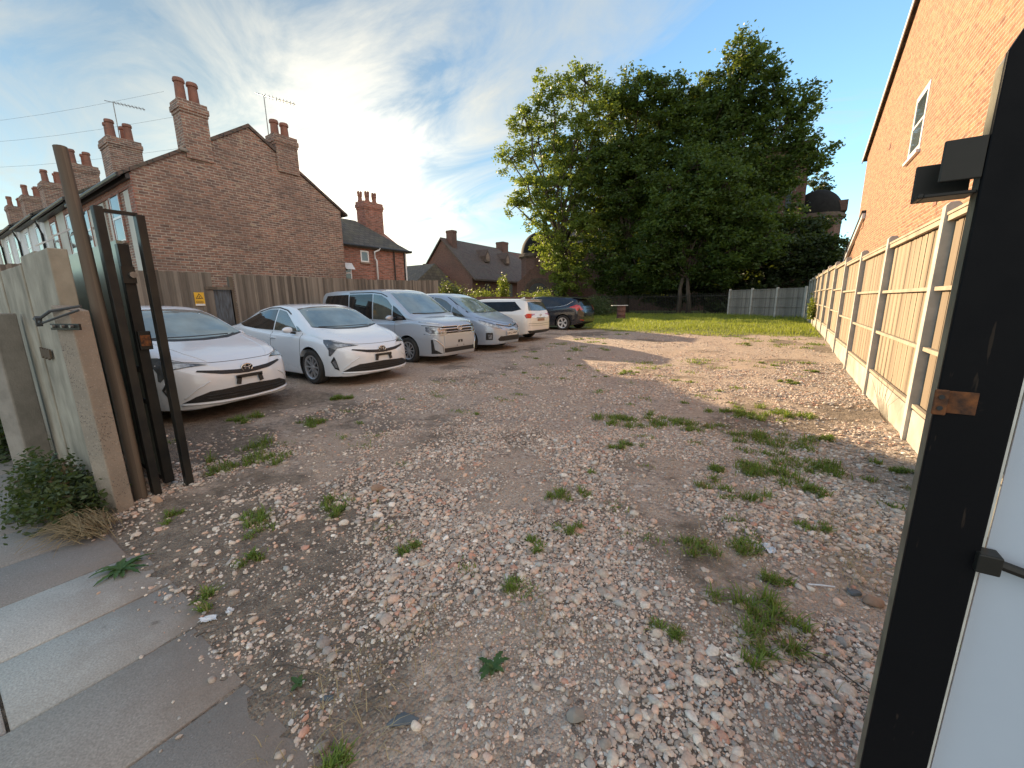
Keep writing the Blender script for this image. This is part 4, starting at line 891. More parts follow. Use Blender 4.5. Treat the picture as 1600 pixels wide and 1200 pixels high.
# --- rounded silver-blue people carrier --------------------------------------------------
def estima():
    K = dict(
        zt=[(-2.38, 1.1), (-2.35, 1.4), (-2.25, 1.58), (-2.0, 1.68), (-1.2, 1.73), (-.3, 1.735), (.15, 1.70), (.5, 1.60), (1.0, 1.35), (1.45, 1.13), (1.62, 1.07), (1.95, .965), (2.2, .85), (2.32, .76), (2.38, .68)],
        zs=[(-2.38, .95), (-2.1, 1.02), (-1, 1.0), (.3, .96), (1.2, .97), (1.6, .95), (2.0, .84), (2.25, .72), (2.38, .60)],
        zb=[(-2.38, .30), (-2.1, .22), (-1.5, .18), (1.5, .18), (2.2, .19), (2.38, .22)],
        w=[(-2.38, .70), (-2.25, .82), (-1.8, .89), (1.3, .90), (1.7, .885), (1.95, .83), (2.15, .72), (2.3, .57), (2.38, .42)],
        wt=[(-2.38, .6), (-1.5, .67), (.1, .65), (1.0, .72), (1.5, .77), (1.9, .68), (2.2, .5), (2.38, .3)],
        cr=[(-2.38, .05), (0, .09), (1.5, .05), (2.38, .05)])
    c = Car('rounded_people_carrier', 'rounded silver-blue people carrier with black-lettered white plate, beside the chrome-grilled van', 'people carrier', 4.8, K, 'paint_silverblue', (1.40, -1.55), .33, track=.785)
    c.patch('windscreen', 'windscreen', [(-.70, 1.14), (-.3, 1.115), (0, 1.11), (.3, 1.115), (.70, 1.14), (.67, 1.28), (.60, 1.50), (.54, 1.59), (.3, 1.63), (0, 1.64), (-.3, 1.63), (-.54, 1.59), (-.60, 1.50), (-.67, 1.28)], 'front', .007)
    c.patch('pillar_trim', 'trim', [(.72, 1.13), (.80, 1.12), (.64, 1.52), (.57, 1.61), (.555, 1.59), (.615, 1.50), (.685, 1.28)], 'front', .007, both=True)
    c.line('wiper', [(-.55, 1.135), (0, 1.13), (.6, 1.15)], 'front', .011, 'trim', False, .012)
    c.patch('front_side_window', 'side_glass', [(-.05, 1.02), (.72, 1.01), (.70, 1.33), (.45, 1.48), (.22, 1.56), (-.05, 1.595)], 'side', both=True)
    c.patch('quarter_light', 'side_glass', [(.76, 1.01), (1.30, 1.01), (1.05, 1.15), (.76, 1.31)], 'side', both=True)
    c.patch('rear_side_window', 'tinted', [(-.10, 1.02), (-.10, 1.60), (-1.7, 1.57), (-2.0, 1.40), (-2.1, 1.10), (-2.0, 1.05)], 'side', both=True)
    c.line('door_seam', [(1.05, .97), (1.03, .5), (1.0, .25)], 'side', .0045, 'trim', True)
    c.line('bonnet_seam', [(-.78, .99), (-.66, .93), (-.45, .85), (-.2, .79), (0, .775), (.2, .79), (.45, .85), (.66, .93), (.78, .99)], 'front', .005)
    c.patch('headlight', 'lamp_clear', [(.34, .66), (.58, .685), (.82, .75), (.98, .86), (.985, .93), (.86, .90), (.62, .82), (.40, .73)], 'corner', .009, both=True, yaw=30)
    c.patch('upper_grille', 'trim', [(-.55, .775), (-.30, .725), (0, .69), (.30, .725), (.55, .775), (.50, .805), (.30, .76), (0, .735), (-.30, .76), (-.50, .805)], 'front', .007)
    c.line('grille_chrome', [(-.50, .80), (-.25, .745), (0, .72), (.25, .745), (.50, .80)], 'front', .008, 'chrome', False, .010)
    c.patch('lower_grille', 'grille', [(-.52, .30), (.52, .30), (.56, .36), (.48, .44), (-.48, .44), (-.56, .36)], 'front', .006)
    c.patch('tow_slot', 'trim', [(-.08, .605), (.08, .605), (.08, .63), (-.08, .63)], 'front', .006)
    c.patch('fog_lamp', 'trim', [(.66, .34), (.84, .34), (.84, .55), (.66, .55)], 'corner', .007, both=True, yaw=30)
    c.patch('fog_lens', 'lamp_clear', [(.69, .38), (.78, .38), (.78, .50), (.69, .50)], 'corner', .013, .006, both=True, yaw=30)
    q = c.surf(0, .51); pl = MB().box((q.x + .022, 0, .515), (.008, .52, .115)).build('number_plate', 'plate_white', c.root, uv=False)
    t = text_mesh('LW12 HWP', .098, 'plate_text', 'ink', pl); t.rotation_euler = (R(90), 0, R(90)); t.location = (q.x + .0275, 0, .513)
    c.emblem(.735, .95); c.mirror(.86, 1.08, .86, 'paint_silverblue', .95); c.wheels(7)
    return c
e = estima(); e.place(-6.78 - 2.38, 9.2 + .9, R(0))

# --- warm white estate, tail to the lot ---------------------------------------------------
def auris():
    K = dict(
        zt=[(-2.28, .88), (-2.25, 1.0), (-2.16, 1.2), (-2.03, 1.38), (-1.92, 1.425), (-1.2, 1.465), (-.2, 1.475), (.2, 1.44), (.6, 1.30), (1.05, 1.06), (1.25, .99), (1.7, .88), (2.05, .76), (2.25, .62)],
        zs=[(-2.28, .86), (-2.1, .98), (-1.5, .99), (0, .94), (1.2, .90), (1.7, .82), (2.05, .70), (2.25, .55)],
        zb=[(-2.28, .30), (-2.1, .25), (-1.5, .18), (1.5, .17), (2.25, .2)],
        w=[(-2.28, .66), (-2.2, .76), (-2.05, .83), (-1.6, .87), (1.3, .88), (1.7, .85), (2.0, .74), (2.25, .45)],
        wt=[(-2.28, .60), (-2.0, .56), (-1.5, .57), (.2, .58), (1.1, .68), (1.8, .65), (2.25, .3)],
        cr=[(-2.28, .05), (0, .07), (2.25, .05)])
    c = Car('white_estate_car', 'warm white estate car showing its tailgate, parked between the silver-blue carrier and the black hatchback', 'car', 4.6, K, 'paint_cream', (1.35, -1.30), .315, track=.755)
    c.patch('rear_window', 'side_glass', [(-.64, 1.06), (0, 1.04), (.64, 1.06), (.61, 1.15), (.52, 1.335), (0, 1.36), (-.52, 1.335), (-.61, 1.15)], 'rear', .007)
    m = MB(); m.prism([(-2.06, 1.395), (-1.80, 1.43), (-1.80, 1.445), (-2.07, 1.412)], 1, -.50, .50); m.build('roof_spoiler', 'paint_cream', c.root, bevel=.008, uv=False)
    m = MB(); m.prism([(-1.45, 1.46), (-1.65, 1.465), (-1.62, 1.52)], 1, -.015, .015); m.build('aerial_fin', 'paint_cream', c.root, uv=False)
    c.patch('tail_light', 'lamp_red', [(.40, .90), (.60, .855), (.80, .80), (.96, .86), (.98, .95), (.76, .95), (.44, .93)], 'corner', .009, both=True, yaw=180 - 22) if False else None
    for sg in (1, -1):
        c.patch('tail_light', 'lamp_red', [(.36 * sg, .945), (.74 * sg, .955), (.80 * sg, .90), (.78 * sg, .80), (.66 * sg, .80), (.60 * sg, .88), (.38 * sg, .915)], 'rear', .009)
        c.patch('tail_lens', 'lamp_clear', [(.46 * sg, .915), (.60 * sg, .92), (.58 * sg, .895), (.48 * sg, .90)], 'rear', .015, .006)
        c.patch('side_window', 'tinted', [(-1.95, 1.10), (-1.6, 1.03), (.8, .99), (.35, 1.30), (.1, 1.36), (-1.6, 1.36)], 'side', both=False) if sg == 1 else None
    c.patch('side_window', 'tinted', [(-1.95, 1.10), (-1.6, 1.03), (.8, .99), (.35, 1.30), (.1, 1.36), (-1.6, 1.36)], 'side', both=True)
    c.patch('plate_recess', 'trim', [(-.30, .80), (.30, .80), (.30, .815), (-.30, .815)], 'rear', .008)
    c.patch('plate_recess', 'brown_stone', [(-.24, .69), (.24, .69), (.24, .78), (-.24, .78)], 'rear', .007)
    c.line('tailgate_seam', [(-.72, .62), (0, .60), (.72, .62)], 'rear', .006)
    c.line('bumper_crease', [(-.72, .55), (0, .53), (.72, .55)], 'rear', .005)
    c.patch('lower_bumper', 'trim', [(-.70, .30), (.70, .30), (.74, .38), (-.74, .38)], 'rear', .007)
    c.patch('windscreen', 'windscreen', [(-.6, 1.04), (.6, 1.04), (.5, 1.38), (-.5, 1.38)], 'front', .007)
    c.emblem(.885, .8, 'rear', False); c.mirror(.75, 1.0, .85, 'paint_cream'); c.wheels(10)
    return c
a = auris(); a.place(-7.12 - 2.28, 11.62 + .88, R(180))

# --- black hatchback ----------------------------------------------------------------------
def focus():
    K = dict(
        zt=[(-2.17, .82), (-2.14, .95), (-2.05, 1.12), (-1.93, 1.27), (-1.8, 1.355), (-1.3, 1.42), (-.6, 1.47), (-.1, 1.48), (.25, 1.45), (.6, 1.33), (1.15, 1.05), (1.32, .99), (1.75, .87), (2.05, .74), (2.2, .62)],
        zs=[(-2.17, .78), (-2.0, .99), (-1.6, 1.03), (-.8, .97), (.2, .91), (1.2, .88), (1.75, .80), (2.05, .68), (2.2, .55)],
        zb=[(-2.17, .36), (-2.0, .28), (-1.5, .19), (1.5, .17), (2.2, .2)],
        w=[(-2.17, .62), (-2.08, .76), (-1.9, .85), (-1.4, .905), (1.3, .91), (1.7, .87), (2.0, .76), (2.2, .5)],
        wt=[(-2.17, .5), (-1.8, .55), (-1.2, .58), (.2, .60), (1.2, .72), (1.8, .66), (2.2, .3)],
        cr=[(-2.17, .05), (0, .08), (2.2, .05)])
    c = Car('black_hatchback', 'black hatchback with red tail lamp and pale wheels, at the grass end of the row', 'car', 4.4, K, 'paint_black', (1.30, -1.34), .325, track=.80)
    c.patch('side_window', 'tinted', [(-.05, .975), (-.02, 1.40), (-.6, 1.40), (-1.3, 1.345), (-1.70, 1.25), (-1.45, 1.09), (-1.2, 1.04)], 'side', both=True)
    c.patch('front_side_window', 'tinted', [(.02, .97), (.95, .945), (.52, 1.27), (.25, 1.37), (.04, 1.40)], 'side', both=True)
    c.line('window_chrome', [(.9, .945), (0, .965), (-.9, .995), (-1.25, 1.03), (-1.5, 1.085), (-1.72, 1.24)], 'side', .009, 'chrome', True, .004)
    c.line('roof_rail', [(.3, 1.40), (-.5, 1.425), (-1.3, 1.385)], 'side', .012, 'trim', True)
    c.patch('tail_light', 'lamp_red', [(-1.63, .985), (-1.92, 1.09), (-2.02, 1.04), (-2.05, .90), (-1.98, .82), (-1.92, .92)], 'side', .010, both=True)
    c.patch('rear_light', 'lamp_red', [(.58, .86), (.72, .86), (.74, 1.06), (.66, 1.06)], 'rear', .009, both=True)
    c.patch('reflector', 'lamp_red', [(.55, .42), (.74, .44), (.74, .47), (.55, .45)], 'rear', .008, both=True)
    c.patch('rear_window', 'tinted', [(-.55, 1.05), (.55, 1.05), (.48, 1.30), (-.48, 1.30)], 'rear', .007)
    m = MB(); m.prism([(-2.02, 1.33), (-1.6, 1.395), (-1.6, 1.415), (-2.04, 1.35)], 1, -.55, .55); m.build('roof_spoiler', 'paint_black', c.root, bevel=.006, uv=False)
    c.line('door_seam', [(-.02, .94), (-.06, .5), (-.1, .28)], 'side', .005, 'trim', True)
    c.line('side_crease', [(1.2, .72), (0, .80), (-1.3, .88)], 'side', .004, 'paint_black', True, .002)
    c.patch('windscreen', 'windscreen', [(-.6, 1.04), (.6, 1.04), (.5, 1.38), (-.5, 1.38)], 'front', .007)
    c.line('window_sticker', [(-.3, 1.1), (-.3, 1.1)], 'rear', .001) if False else None
    c.mirror(.78, 1.0, .87, 'paint_black'); c.wheels(5, 'bright_alloy', 'wide')
    return c
f = focus(); f.place(-7.05 - 2.17, 15.75 + .9, R(180))
# ---------------------------------------------------------------- buildings
def window(parent, c, w_, h_, nrm='-y', transom=True, f=.055):
    """c = centre on the wall face; frame stands 12 mm proud"""
    x, y, z = c; m = MB(); g = MB()
    def bx(a0, a1, z0, z1, d0, d1, mb):
        if nrm == '-y': mb.ext(x + a0, x + a1, y - d1, y - d0, z + z0, z + z1)
        elif nrm == '+x': mb.ext(x + d0, x + d1, y + a0, y + a1, z + z0, z + z1)
        else: mb.ext(x - d1, x - d0, y + a0, y + a1, z + z0, z + z1)
    W, H = w_ / 2, h_ / 2
    bx(-W, -W + f, -H, H, -.03, .012, m); bx(W - f, W, -H, H, -.03, .012, m); bx(-W + f, W - f, H - f, H, -.03, .012, m); bx(-W + f, W - f, -H, -H + f, -.03, .012, m)
    if transom: bx(-W + f, W - f, -.03, .03, -.03, .014, m)
    o = m.build('window', 'upvc', parent)
    bx(-W + f, W - f, -H + f, H - f, -.03, -.012 + .014, g); g.build('pane', 'glass', o)
    s = MB(); bx(-W - .06, W + .06, -H - .07, -H - .003, -.03, .07, s); s.build('sill', 'stone_trim' if nrm != '-x' else 'upvc', o)
    return o
def chimney(parent, x0, x1, y0, y1, z0, z1, pots, mat='old_brick', crown=False, ph=.75, pr=.13):
    m = MB(); m.ext(x0, x1, y0, y1, z0, z1 - .34); m.ext(x0 - .02, x1 + .02, y0 - .02, y1 + .02, z1 - .34, z1 - .26); m.ext(x0 - .045, x1 + .045, y0 - .045, y1 + .045, z1 - .26, z1 - .12); m.ext(x0 - .02, x1 + .02, y0 - .02, y1 + .02, z1 - .12, z1)
    c = m.build('chimney', mat, parent)
    for (px, py) in pots:
        q = MB(); prof = [(pr * 1.15, 0), (pr * 1.15, .06), (pr, .08), (pr * .9, ph - .12), (pr * 1.12, ph - .10), (pr * 1.12, ph - .04), (pr, ph), (pr * .75, ph), (pr * .7, ph - .2), (.001, ph - .2)]
        q.lathe(prof, 16, Matrix.Translation((px, py, z1)))
        if crown:
            for k in range(6):
                a = k * PI / 3; q.box((px + pr * .9 * math.cos(a), py + pr * .9 * math.sin(a), z1 + ph + .05), (.05, .05, .12), (0, 0, a))
        q.build('chimney_pot', 'terracotta', c, smooth=True, sharp=40, uv=False)
    return c
def aerial(x, y, z, h, label, ang, ln=.95, n=9):
    r = empty('tv_aerial', (x, y, z)); tag(r, label, 'aerial')
    MB().tube([(0, 0, 0), (0, 0, h)], .016, 6).build('mast', 'galv', r, uv=False)
    d = Vector((math.cos(ang), math.sin(ang), -.10)); s_ = Vector((-math.sin(ang), math.cos(ang), 0)); m = MB(); m.tube([Vector((0, 0, h)) - d * .25, Vector((0, 0, h)) + d * ln], .012, 5)
    for k in range(n):
        p = Vector((0, 0, h)) + d * (ln * (k + .5) / n); m.tube([p - s_ * .16, p + s_ * .16], .007, 4); m.tube([p - Vector((0, 0, .05)), p + Vector((0, 0, .05))], .006, 4)
    m.build('antenna', 'galv', r, uv=False)
WX = -15.0
h1 = empty('end_terrace_house', (0, 0, 0)); tag(h1, 'end terrace house with blank brick gable, two tall chimneys and lower rear wing', 'house', 'terrace of brick houses')
m = MB(); m.prism([(4.08, 0), (10.33, 0), (10.33, 5.05), (7.25, 7.08), (4.08, 5.05)], 0, -21.0, WX); m.build('wall', 'old_brick', h1)
# front face: red quoins and painted panels standing proud
m = MB()
for (a, b) in ((-15.85, -15.42), (-17.62, -17.32 - .0), (-18.9, -17.95), (-19.75, -19.2), (-20.92, -20.75)): m.ext(a, b, 4.055, 4.08, .0, 4.62 + .02)
m.build('painted_panel', 'render', h1)
MB().ext(-21.0, -15.003, 4.045, 4.08, 4.66, 5.0).build('red_brick_band', 'red_brick', h1); MB().ext(-15.40, -15.003, 4.05, 4.08, 0, 4.655).build('corner_brickwork', 'red_brick', h1)
for xc in (-16.8, -20.25):
    for sg_ in (-1, 1): MB().ext(xc + sg_ * .51 - .05, xc + sg_ * .51 + .05, 4.04, 4.08, 3.3, 4.655).build('red_brick_jamb', 'red_brick', h1)
for xc in (-16.8, -20.25): window(h1, (xc, 4.06, 4.05), .88, 1.35)
window(h1, (-18.95, 4.05, 4.35), .5, .6, transom=False)
m = MB()
for dd, t_ in ((.0, .06),):
    m.prism([(3.80, 4.96), (7.25, 7.20), (10.62, 4.98), (10.62, 4.90), (7.25, 7.09), (3.80, 4.87)], 0, -21.0, WX + .05)
m.build('roof', 'brown_tile', h1)
m = MB(); m.prism([(3.95, 4.93), (4.04, 5.0), (4.04, 4.84), (3.95, 4.84)], 0, -21.0, WX - .002); m.tube([(-21, 3.80, 4.90), (WX + .04, 3.80, 4.90)], .055, 8); m.build('gutter', 'trim', h1, uv=False)
chimney(h1, -15.50, WX + .06, 5.42, 6.10, 5.72, 7.28, [(-15.22, 5.60), (-15.24, 5.93)], ph=.62)
chimney(h1, -15.50, WX + .06, 8.05, 8.80, 5.98, 7.18, [(-15.25, 8.24), (-15.25, 8.58)], ph=.5)
m = MB(); m.box((WX + .065, 5.36, 5.90), (.08, .18, .10)); m.build('cement_fillet', 'concrete', h1, bevel=.03)
wg = MB(); wg.prism([(-18.8, 0), (-15.6, 0), (-15.6, 3.98), (-17.2, 5.0), (-18.8, 3.98)], 1, 10.33, 14.1); wg.build('rear_wing_wall', 'red_brick', h1)
m = MB(); m.add([(-15.42, 10.33, 3.90), (-17.2, 10.33, 5.30), (-18.98, 10.33, 3.90), (-15.42, 14.35, 3.90), (-18.98, 14.35, 3.90), (-17.2, 12.6, 5.30),
                (-15.42, 10.33, 3.84), (-18.98, 10.33, 3.84), (-15.42, 14.35, 3.84), (-18.98, 14.35, 3.84)],
               [(0, 3, 5, 1), (1, 5, 4, 2), (3, 4, 5), (0, 6, 8, 3), (3, 8, 9, 4), (4, 9, 7, 2), (6, 7, 9, 8), (0, 1, 2, 7, 6)]); m.build('rear_wing_roof', 'slate', h1)
chimney(h1, -17.45, -16.85, 12.9, 13.95, 3.9, 6.2, [(-17.28 + .27 * (k % 2), 13.02 + .20 * k) for k in range(5)], 'red_brick', True, .36, .10)
window(h1, (-15.6, 11.75, 3.50), .42, .48, '+x', False)
m = MB(); m.tube([(-15.50, 12.30, 2.0), (-15.50, 12.30, 3.35), (-15.50, 12.22, 3.45), (-15.50, 12.22, 3.72), (-15.44, 12.42, 3.82), (-15.40, 12.45, 3.92)], .04, 8); m.build('waste_pipe', 'upvc', h1, smooth=True, uv=False)
MB().tube([(-15.54, 14.05, 1.6), (-15.54, 14.05, 3.88)], .035, 8).build('downpipe', 'upvc', h1, uv=False)
MB().tube([(-15.54, 13.35, 1.6), (-15.54, 13.35, 3.88)], .03, 8).build('downpipe', 'trim', h1, uv=False)
MB().tube([(-15.42, 10.4, 3.90), (-15.42, 14.35, 3.90)], .05, 8).build('gutter', 'trim', h1, uv=False)
window(h1, (-15.6, 10.8, 2.75), .45, .75, '+x')
m = MB(); m.box((-15.42, 10.8, 3.02), (.02, .42, .34), (0, R(-38), 0)); m.build('open_casement', 'upvc', h1)
m = MB(); m.prism([(-.06 + 14.0, 1.6), (14.10, 1.6), (14.10, 3.9), (13.98, 3.9)], 0, -15.59, -15.585); m.build('corner_board', 'trim', h1, uv=False)
aerial(-15.45, 8.12, 6.9, 1.55, 'television aerial on the rear chimney of the end terrace house', R(62))
# further houses up the street
cols = [('render', 'pale rendered terraced house with a black downpipe, next after the end house'), ('white_render', 'white rendered terraced house, third along the street'), ('white_render', 'white terraced house with small windows, fourth along the street'), ('render', 'grey rendered terraced house, fifth along the street'), ('white_render', 'farthest terraced house at the left picture edge')]
for k, (mt, lb) in enumerate(cols):
    x1 = -21.0 - 6.0 * k - .002; x0 = x1 - 5.996; dz = .30 + .20 * k
    h = empty('terraced_house', (0, 0, 0)); tag(h, lb, 'house', 'terrace of brick houses')
    m = MB(); m.prism([(4.08, 0), (10.0, 0), (10.0, 5.0 + dz), (7.25, 6.8 + dz), (4.08, 5.0 + dz)], 0, x0, x1); m.build('wall', mt, h)
    m = MB(); m.prism([(3.80, 4.93 + dz), (7.25, 7.14 + dz), (10.4, 4.95 + dz), (10.4, 4.86 + dz), (7.25, 7.03 + dz), (3.80, 4.83 + dz)], 0, x0, x1); m.build('roof', 'slate', h)
    m = MB(); m.tube([(x0, 3.79, 4.86 + dz), (x1, 3.79, 4.86 + dz)], .055, 8); m.box(((x0 + x1) / 2, 3.97, 4.80 + dz), (x1 - x0, .2, .05)); m.build('gutter', 'trim', h, uv=False)
    m = MB(); m.tube([(x1 - .15, 3.80, 4.85 + dz), (x1 - .15, 3.90, 4.45 + dz), (x1 - .45, 4.02, 4.15 + dz), (x1 - .45, 4.02, .2)], .045, 8); m.build('downpipe', 'trim', h, smooth=True, uv=False)
    for xc in (x1 - 1.5, x1 - 4.2):
        m = MB(); m.prism([(xc - .60, 2.9 + dz), (xc - .47, 2.9 + dz), (xc - .47, 4.58 + dz), (xc + .47, 4.58 + dz), (xc + .47, 2.9 + dz), (xc + .60, 2.9 + dz), (xc + .60, 4.75 + dz), (xc - .60, 4.75 + dz)], 1, 4.045, 4.079)
        m.build('window_surround', 'red_brick' if k in (0, 3) else mt, h)
    for xc in (x1 - 1.5, x1 - 4.2): window(h, (xc, 4.06, 3.85 + dz), .85, 1.4)
    chimney(h, x1 - 1.35, x1 - .30, 5.30, 6.25, 5.4 + dz, 7.05 + dz + .3, [(x1 - .55, 5.5), (x1 - .55, 6.0), (x1 - 1.0, 5.55), (x1 - 1.0, 6.0)], ph=.62)
aerial(-22.2, 5.9, 7.6, 1.55, 'television aerial on the first chimney beyond the end house', R(58))
for i, (z0, z1, lb) in enumerate(((7.6, 8.3, 'upper telephone cable crossing the sky at the left'), (6.9, 7.2, 'middle telephone cable crossing the sky at the left'), (6.1, 6.0, 'lower telephone cable running into the terrace roofs'))):
    P = [(-36 + 17 * t_ + i * 1.5, -4 + 10.5 * t_, z0 + 1.3 + (z1 - z0 - .7) * t_ - .9 * math.sin(PI * t_)) for t_ in np.linspace(0, 1, 14)]
    tag(MB().tube(P, .003, 5).build('telephone_cable', 'wire', uv=False), lb, 'cable', 'telephone cables over the street')
# satellite-arm like floodlight brackets on the second house are sign boards
for i, (x, y, z) in enumerate(((-22.6, 3.75, 4.15), (-25.4, 3.75, 4.1))):
    m = MB(); m.box((x, y, z), (1.05, .5, .05), (R(32), 0, 0)); tag(m.build('bay_canopy', 'upvc', uv=False), ('nearer' if i == 0 else 'farther') + ' of two small pale canopies tilted out from the terrace front', 'canopy', 'canopies on the terrace front')

# right brick house: gable wall beyond the fence
XR = 2.2
rh = empty('tall_brick_house', (0, 0, 0)); tag(rh, 'tall orange brick house with one narrow upper window, beyond the right fence', 'house')
m = MB(); m.prism([(2.0, 0), (22.3, 0), (22.3, 7.02), (12.2, 10.75), (2.0, 7.02)], 0, XR, XR + 9); m.build('wall', 'new_brick', rh)
m = MB(); m.prism([(1.7, 6.95), (12.2, 10.84), (22.75, 6.94), (22.75, 6.84), (12.2, 10.73), (1.7, 6.84)], 0, XR - .10, XR + 9.2); m.build('roof', 'slate', rh)
m = MB(); m.prism([(22.72, 6.76), (22.72, 6.93), (12.2, 10.82), (12.2, 10.66)], 0, XR - .13, XR - .104); m.build('bargeboard', 'upvc', rh, uv=False)
window(rh, (XR, 13.9, 5.40), 1.15, 1.4, '-x', f=.13)
m = MB(); m.prism([(22.3, 0), (24.9, 0), (24.9, 2.9), (22.3, 4.05)], 0, XR + .02, XR + 6); m.prism([(20.55, 4.0), (22.3, 4.0), (22.3, 4.04), (20.55, 4.33)], 0, XR - .02, XR - .002) ; m.build('extension_wall', 'new_brick', rh)
m = MB(); m.prism([(20.4, 4.32), (20.4, 4.50), (25.2, 2.98), (25.2, 2.80)], 0, XR - .10, XR - .01); m.build('verge_board', 'upvc', rh, uv=False)
m = MB(); m.prism([(20.4, 4.505), (20.4, 4.60), (25.25, 3.08), (25.25, 2.985)], 0, XR - .13, XR + .3); m.build('verge_tile', 'slate', rh, uv=False)
for vy, vz in ((11.2, 3.2), (17.4, 5.9)): MB().ext(XR - .012, XR + .02, vy - .11, vy + .11, vz - .07, vz + .07).build('air_brick', 'terracotta', rh, uv=False)
m = MB(); m.tube([(XR - .02, 9.6, 2.55), (XR - .16, 9.6, 2.52)], .05, 10); m.build('flue', 'upvc', rh, uv=False)

# church hall
hl = empty('church_hall', (0, 0, 0)); tag(hl, 'dark brick hall with long tiled roof and two small dormers, left of the church', 'hall')
m = MB(); m.prism([(-43.5, 0), (-34.2, 0), (-34.2, 4.75), (-39.3, 9.75), (-43.5, 5.3)], 1, 42.1, 62.8); m.build('wall', 'dark_brick', hl)
m = MB(); m.add([(-33.6, 41.85, 4.45), (-39.3, 41.85, 10.1), (-44.0, 41.85, 5.05), (-33.6, 63.5, 4.45), (-39.3, 57.4, 9.95), (-44.0, 63.5, 5.05), (-33.6, 41.85, 4.25), (-33.6, 63.5, 4.25), (-44.0, 41.85, 4.85), (-44.0, 63.5, 4.85), (-39.3, 41.85, 9.85)],
                [(0, 3, 4, 1), (1, 4, 5, 2), (3, 5, 4), (0, 6, 7, 3), (2, 5, 9, 8), (0, 1, 10, 6), (1, 2, 8, 10)]); m.build('roof', 'brown_tile', hl)
chimney(hl, -39.0, -37.9, 42.7, 43.6, 8.1, 11.0, [], 'dark_brick'); chimney(hl, -40.0, -38.6, 55.6, 57.1, 8.8, 11.0, [], 'dark_brick')
for yy in (48.1, 53.2):
    d = MB(); d.prism([(yy - .6, 7.1), (yy + .6, 7.1), (yy + .6, 7.95), (yy, 8.9), (yy - .6, 7.95)], 0, -38.3, -36.1); dd = d.build('dormer', 'brown_tile', hl)
    q = MB(); q.prism([(yy - .38, 7.3), (yy + .38, 7.3), (yy + .38, 7.9), (yy, 8.45), (yy - .38, 7.9)], 0, -36.1, -36.06); q.build('louvre', 'stone_trim', dd)
m = MB(); m.prism([(-42.4, 0), (-38.1, 0), (-38.1, 4.9), (-40.8, 6.65), (-42.4, 5.7)], 1, 40.0, 42.09); m.build('porch', 'dark_brick', hl)
for k in range(6):
    q = MB(); yy = 44.8 + k * 2.8; q.ext(-34.2, -34.16, yy, yy + 1.1, 2.1, 4.0); q.build('window', 'trim', hl, uv=False)
hl2 = empty('slate_outhouse', (0, 0, 0)); tag(hl2, 'low dark outbuilding roof just past the end of the timber fence', 'outbuilding')
m = MB(); m.prism([(20, 0), (25, 0), (25, 2.4), (20, 2.4)], 0, -26, -22); m.build('wall', 'dark_brick', hl2); m = MB(); m.prism([(19.6, 2.3), (25.4, 2.3), (22.5, 4.3)], 0, -26.2, -21.8); m.build('roof', 'slate', hl2)

# church with domes
ch = empty('domed_church', (0, 0, 0)); tag(ch, 'large dark red brick church with round-headed portal and low black domes behind the trees', 'church')
def ngon(cx, cy, r, n, a0=0): return [(cx + r * math.cos(a0 + 2 * PI * k / n), cy + r * math.sin(a0 + 2 * PI * k / n)) for k in range(n)]
def turret(cx, cy, r, zc, zd, n=12):
    m = MB(); m.prism(ngon(cx, cy, r, n, PI / n), 2, 0, zc - .5); tw = m.build('tower', 'dark_brick', ch)
    m = MB(); m.prism(ngon(cx, cy, r + .12, n, PI / n), 2, zc - .5, zc - .35); m.prism(ngon(cx, cy, r + .32, n, PI / n), 2, zc - .35, zc - .1); m.prism(ngon(cx, cy, r + .2, n, PI / n), 2, zc - .1, zc + .05); m.build('cornice', 'church_trim', tw)
    H = zd - zc - .05; m = MB(); m.lathe([(r * 1.0 * math.cos(a), zc + .05 + H * math.sin(a)) for a in np.linspace(0, PI / 2 - .02, 12)], 32, Matrix.Translation((cx, cy, 0))); m.build('dome', 'dark_lead', ch, smooth=True, uv=False)
    return tw
M_['dark_lead'] = mottled('dark_lead_roof', (0.018, 0.017, 0.016), (0.012, 0.011, 0.011), 3, 0.85, bump=.1, Specular_IOR_Level=.15)
turret(-26.1, 45.6, 2.35, 7.2, 9.9); turret(1.85, 54.5, 2.25, 9.7, 12.3)
m = MB(); m.ext(-24.5, -.9, 49, 66, 0, 8.6); m.ext(-.9, 4.0, 56, 64, 0, 8.4); m.build('nave_wall', 'dark_brick', ch)
m = MB(); m.prism([(48.6, 8.6), (66.4, 8.6), (57.5, 14.2)], 0, -24.9, -3.9); m.build('nave_roof', 'brown_tile', ch)
m = MB(); m.ext(-3.7, .75, 52.6, 57, 0, 16.2); m.ext(-3.9, .95, 52.4, 57.2, 16.2, 16.7); m.build('bell_tower', 'dark_brick', ch)
m = MB(); m.ext(3.3, 4.3, 53.4, 55.4, 9.9, 10.9); m.build('parapet', 'dark_brick', ch)
for (a, b, z0, z1) in ((-2.0, -1.5, 9.8, 12.2), (-.9, -.4, 9.8, 12.2)):
    q = MB(); q.ext(a, b, 52.56, 52.599, z0, z1); q.build('tower_window', 'glass', ch, uv=False)
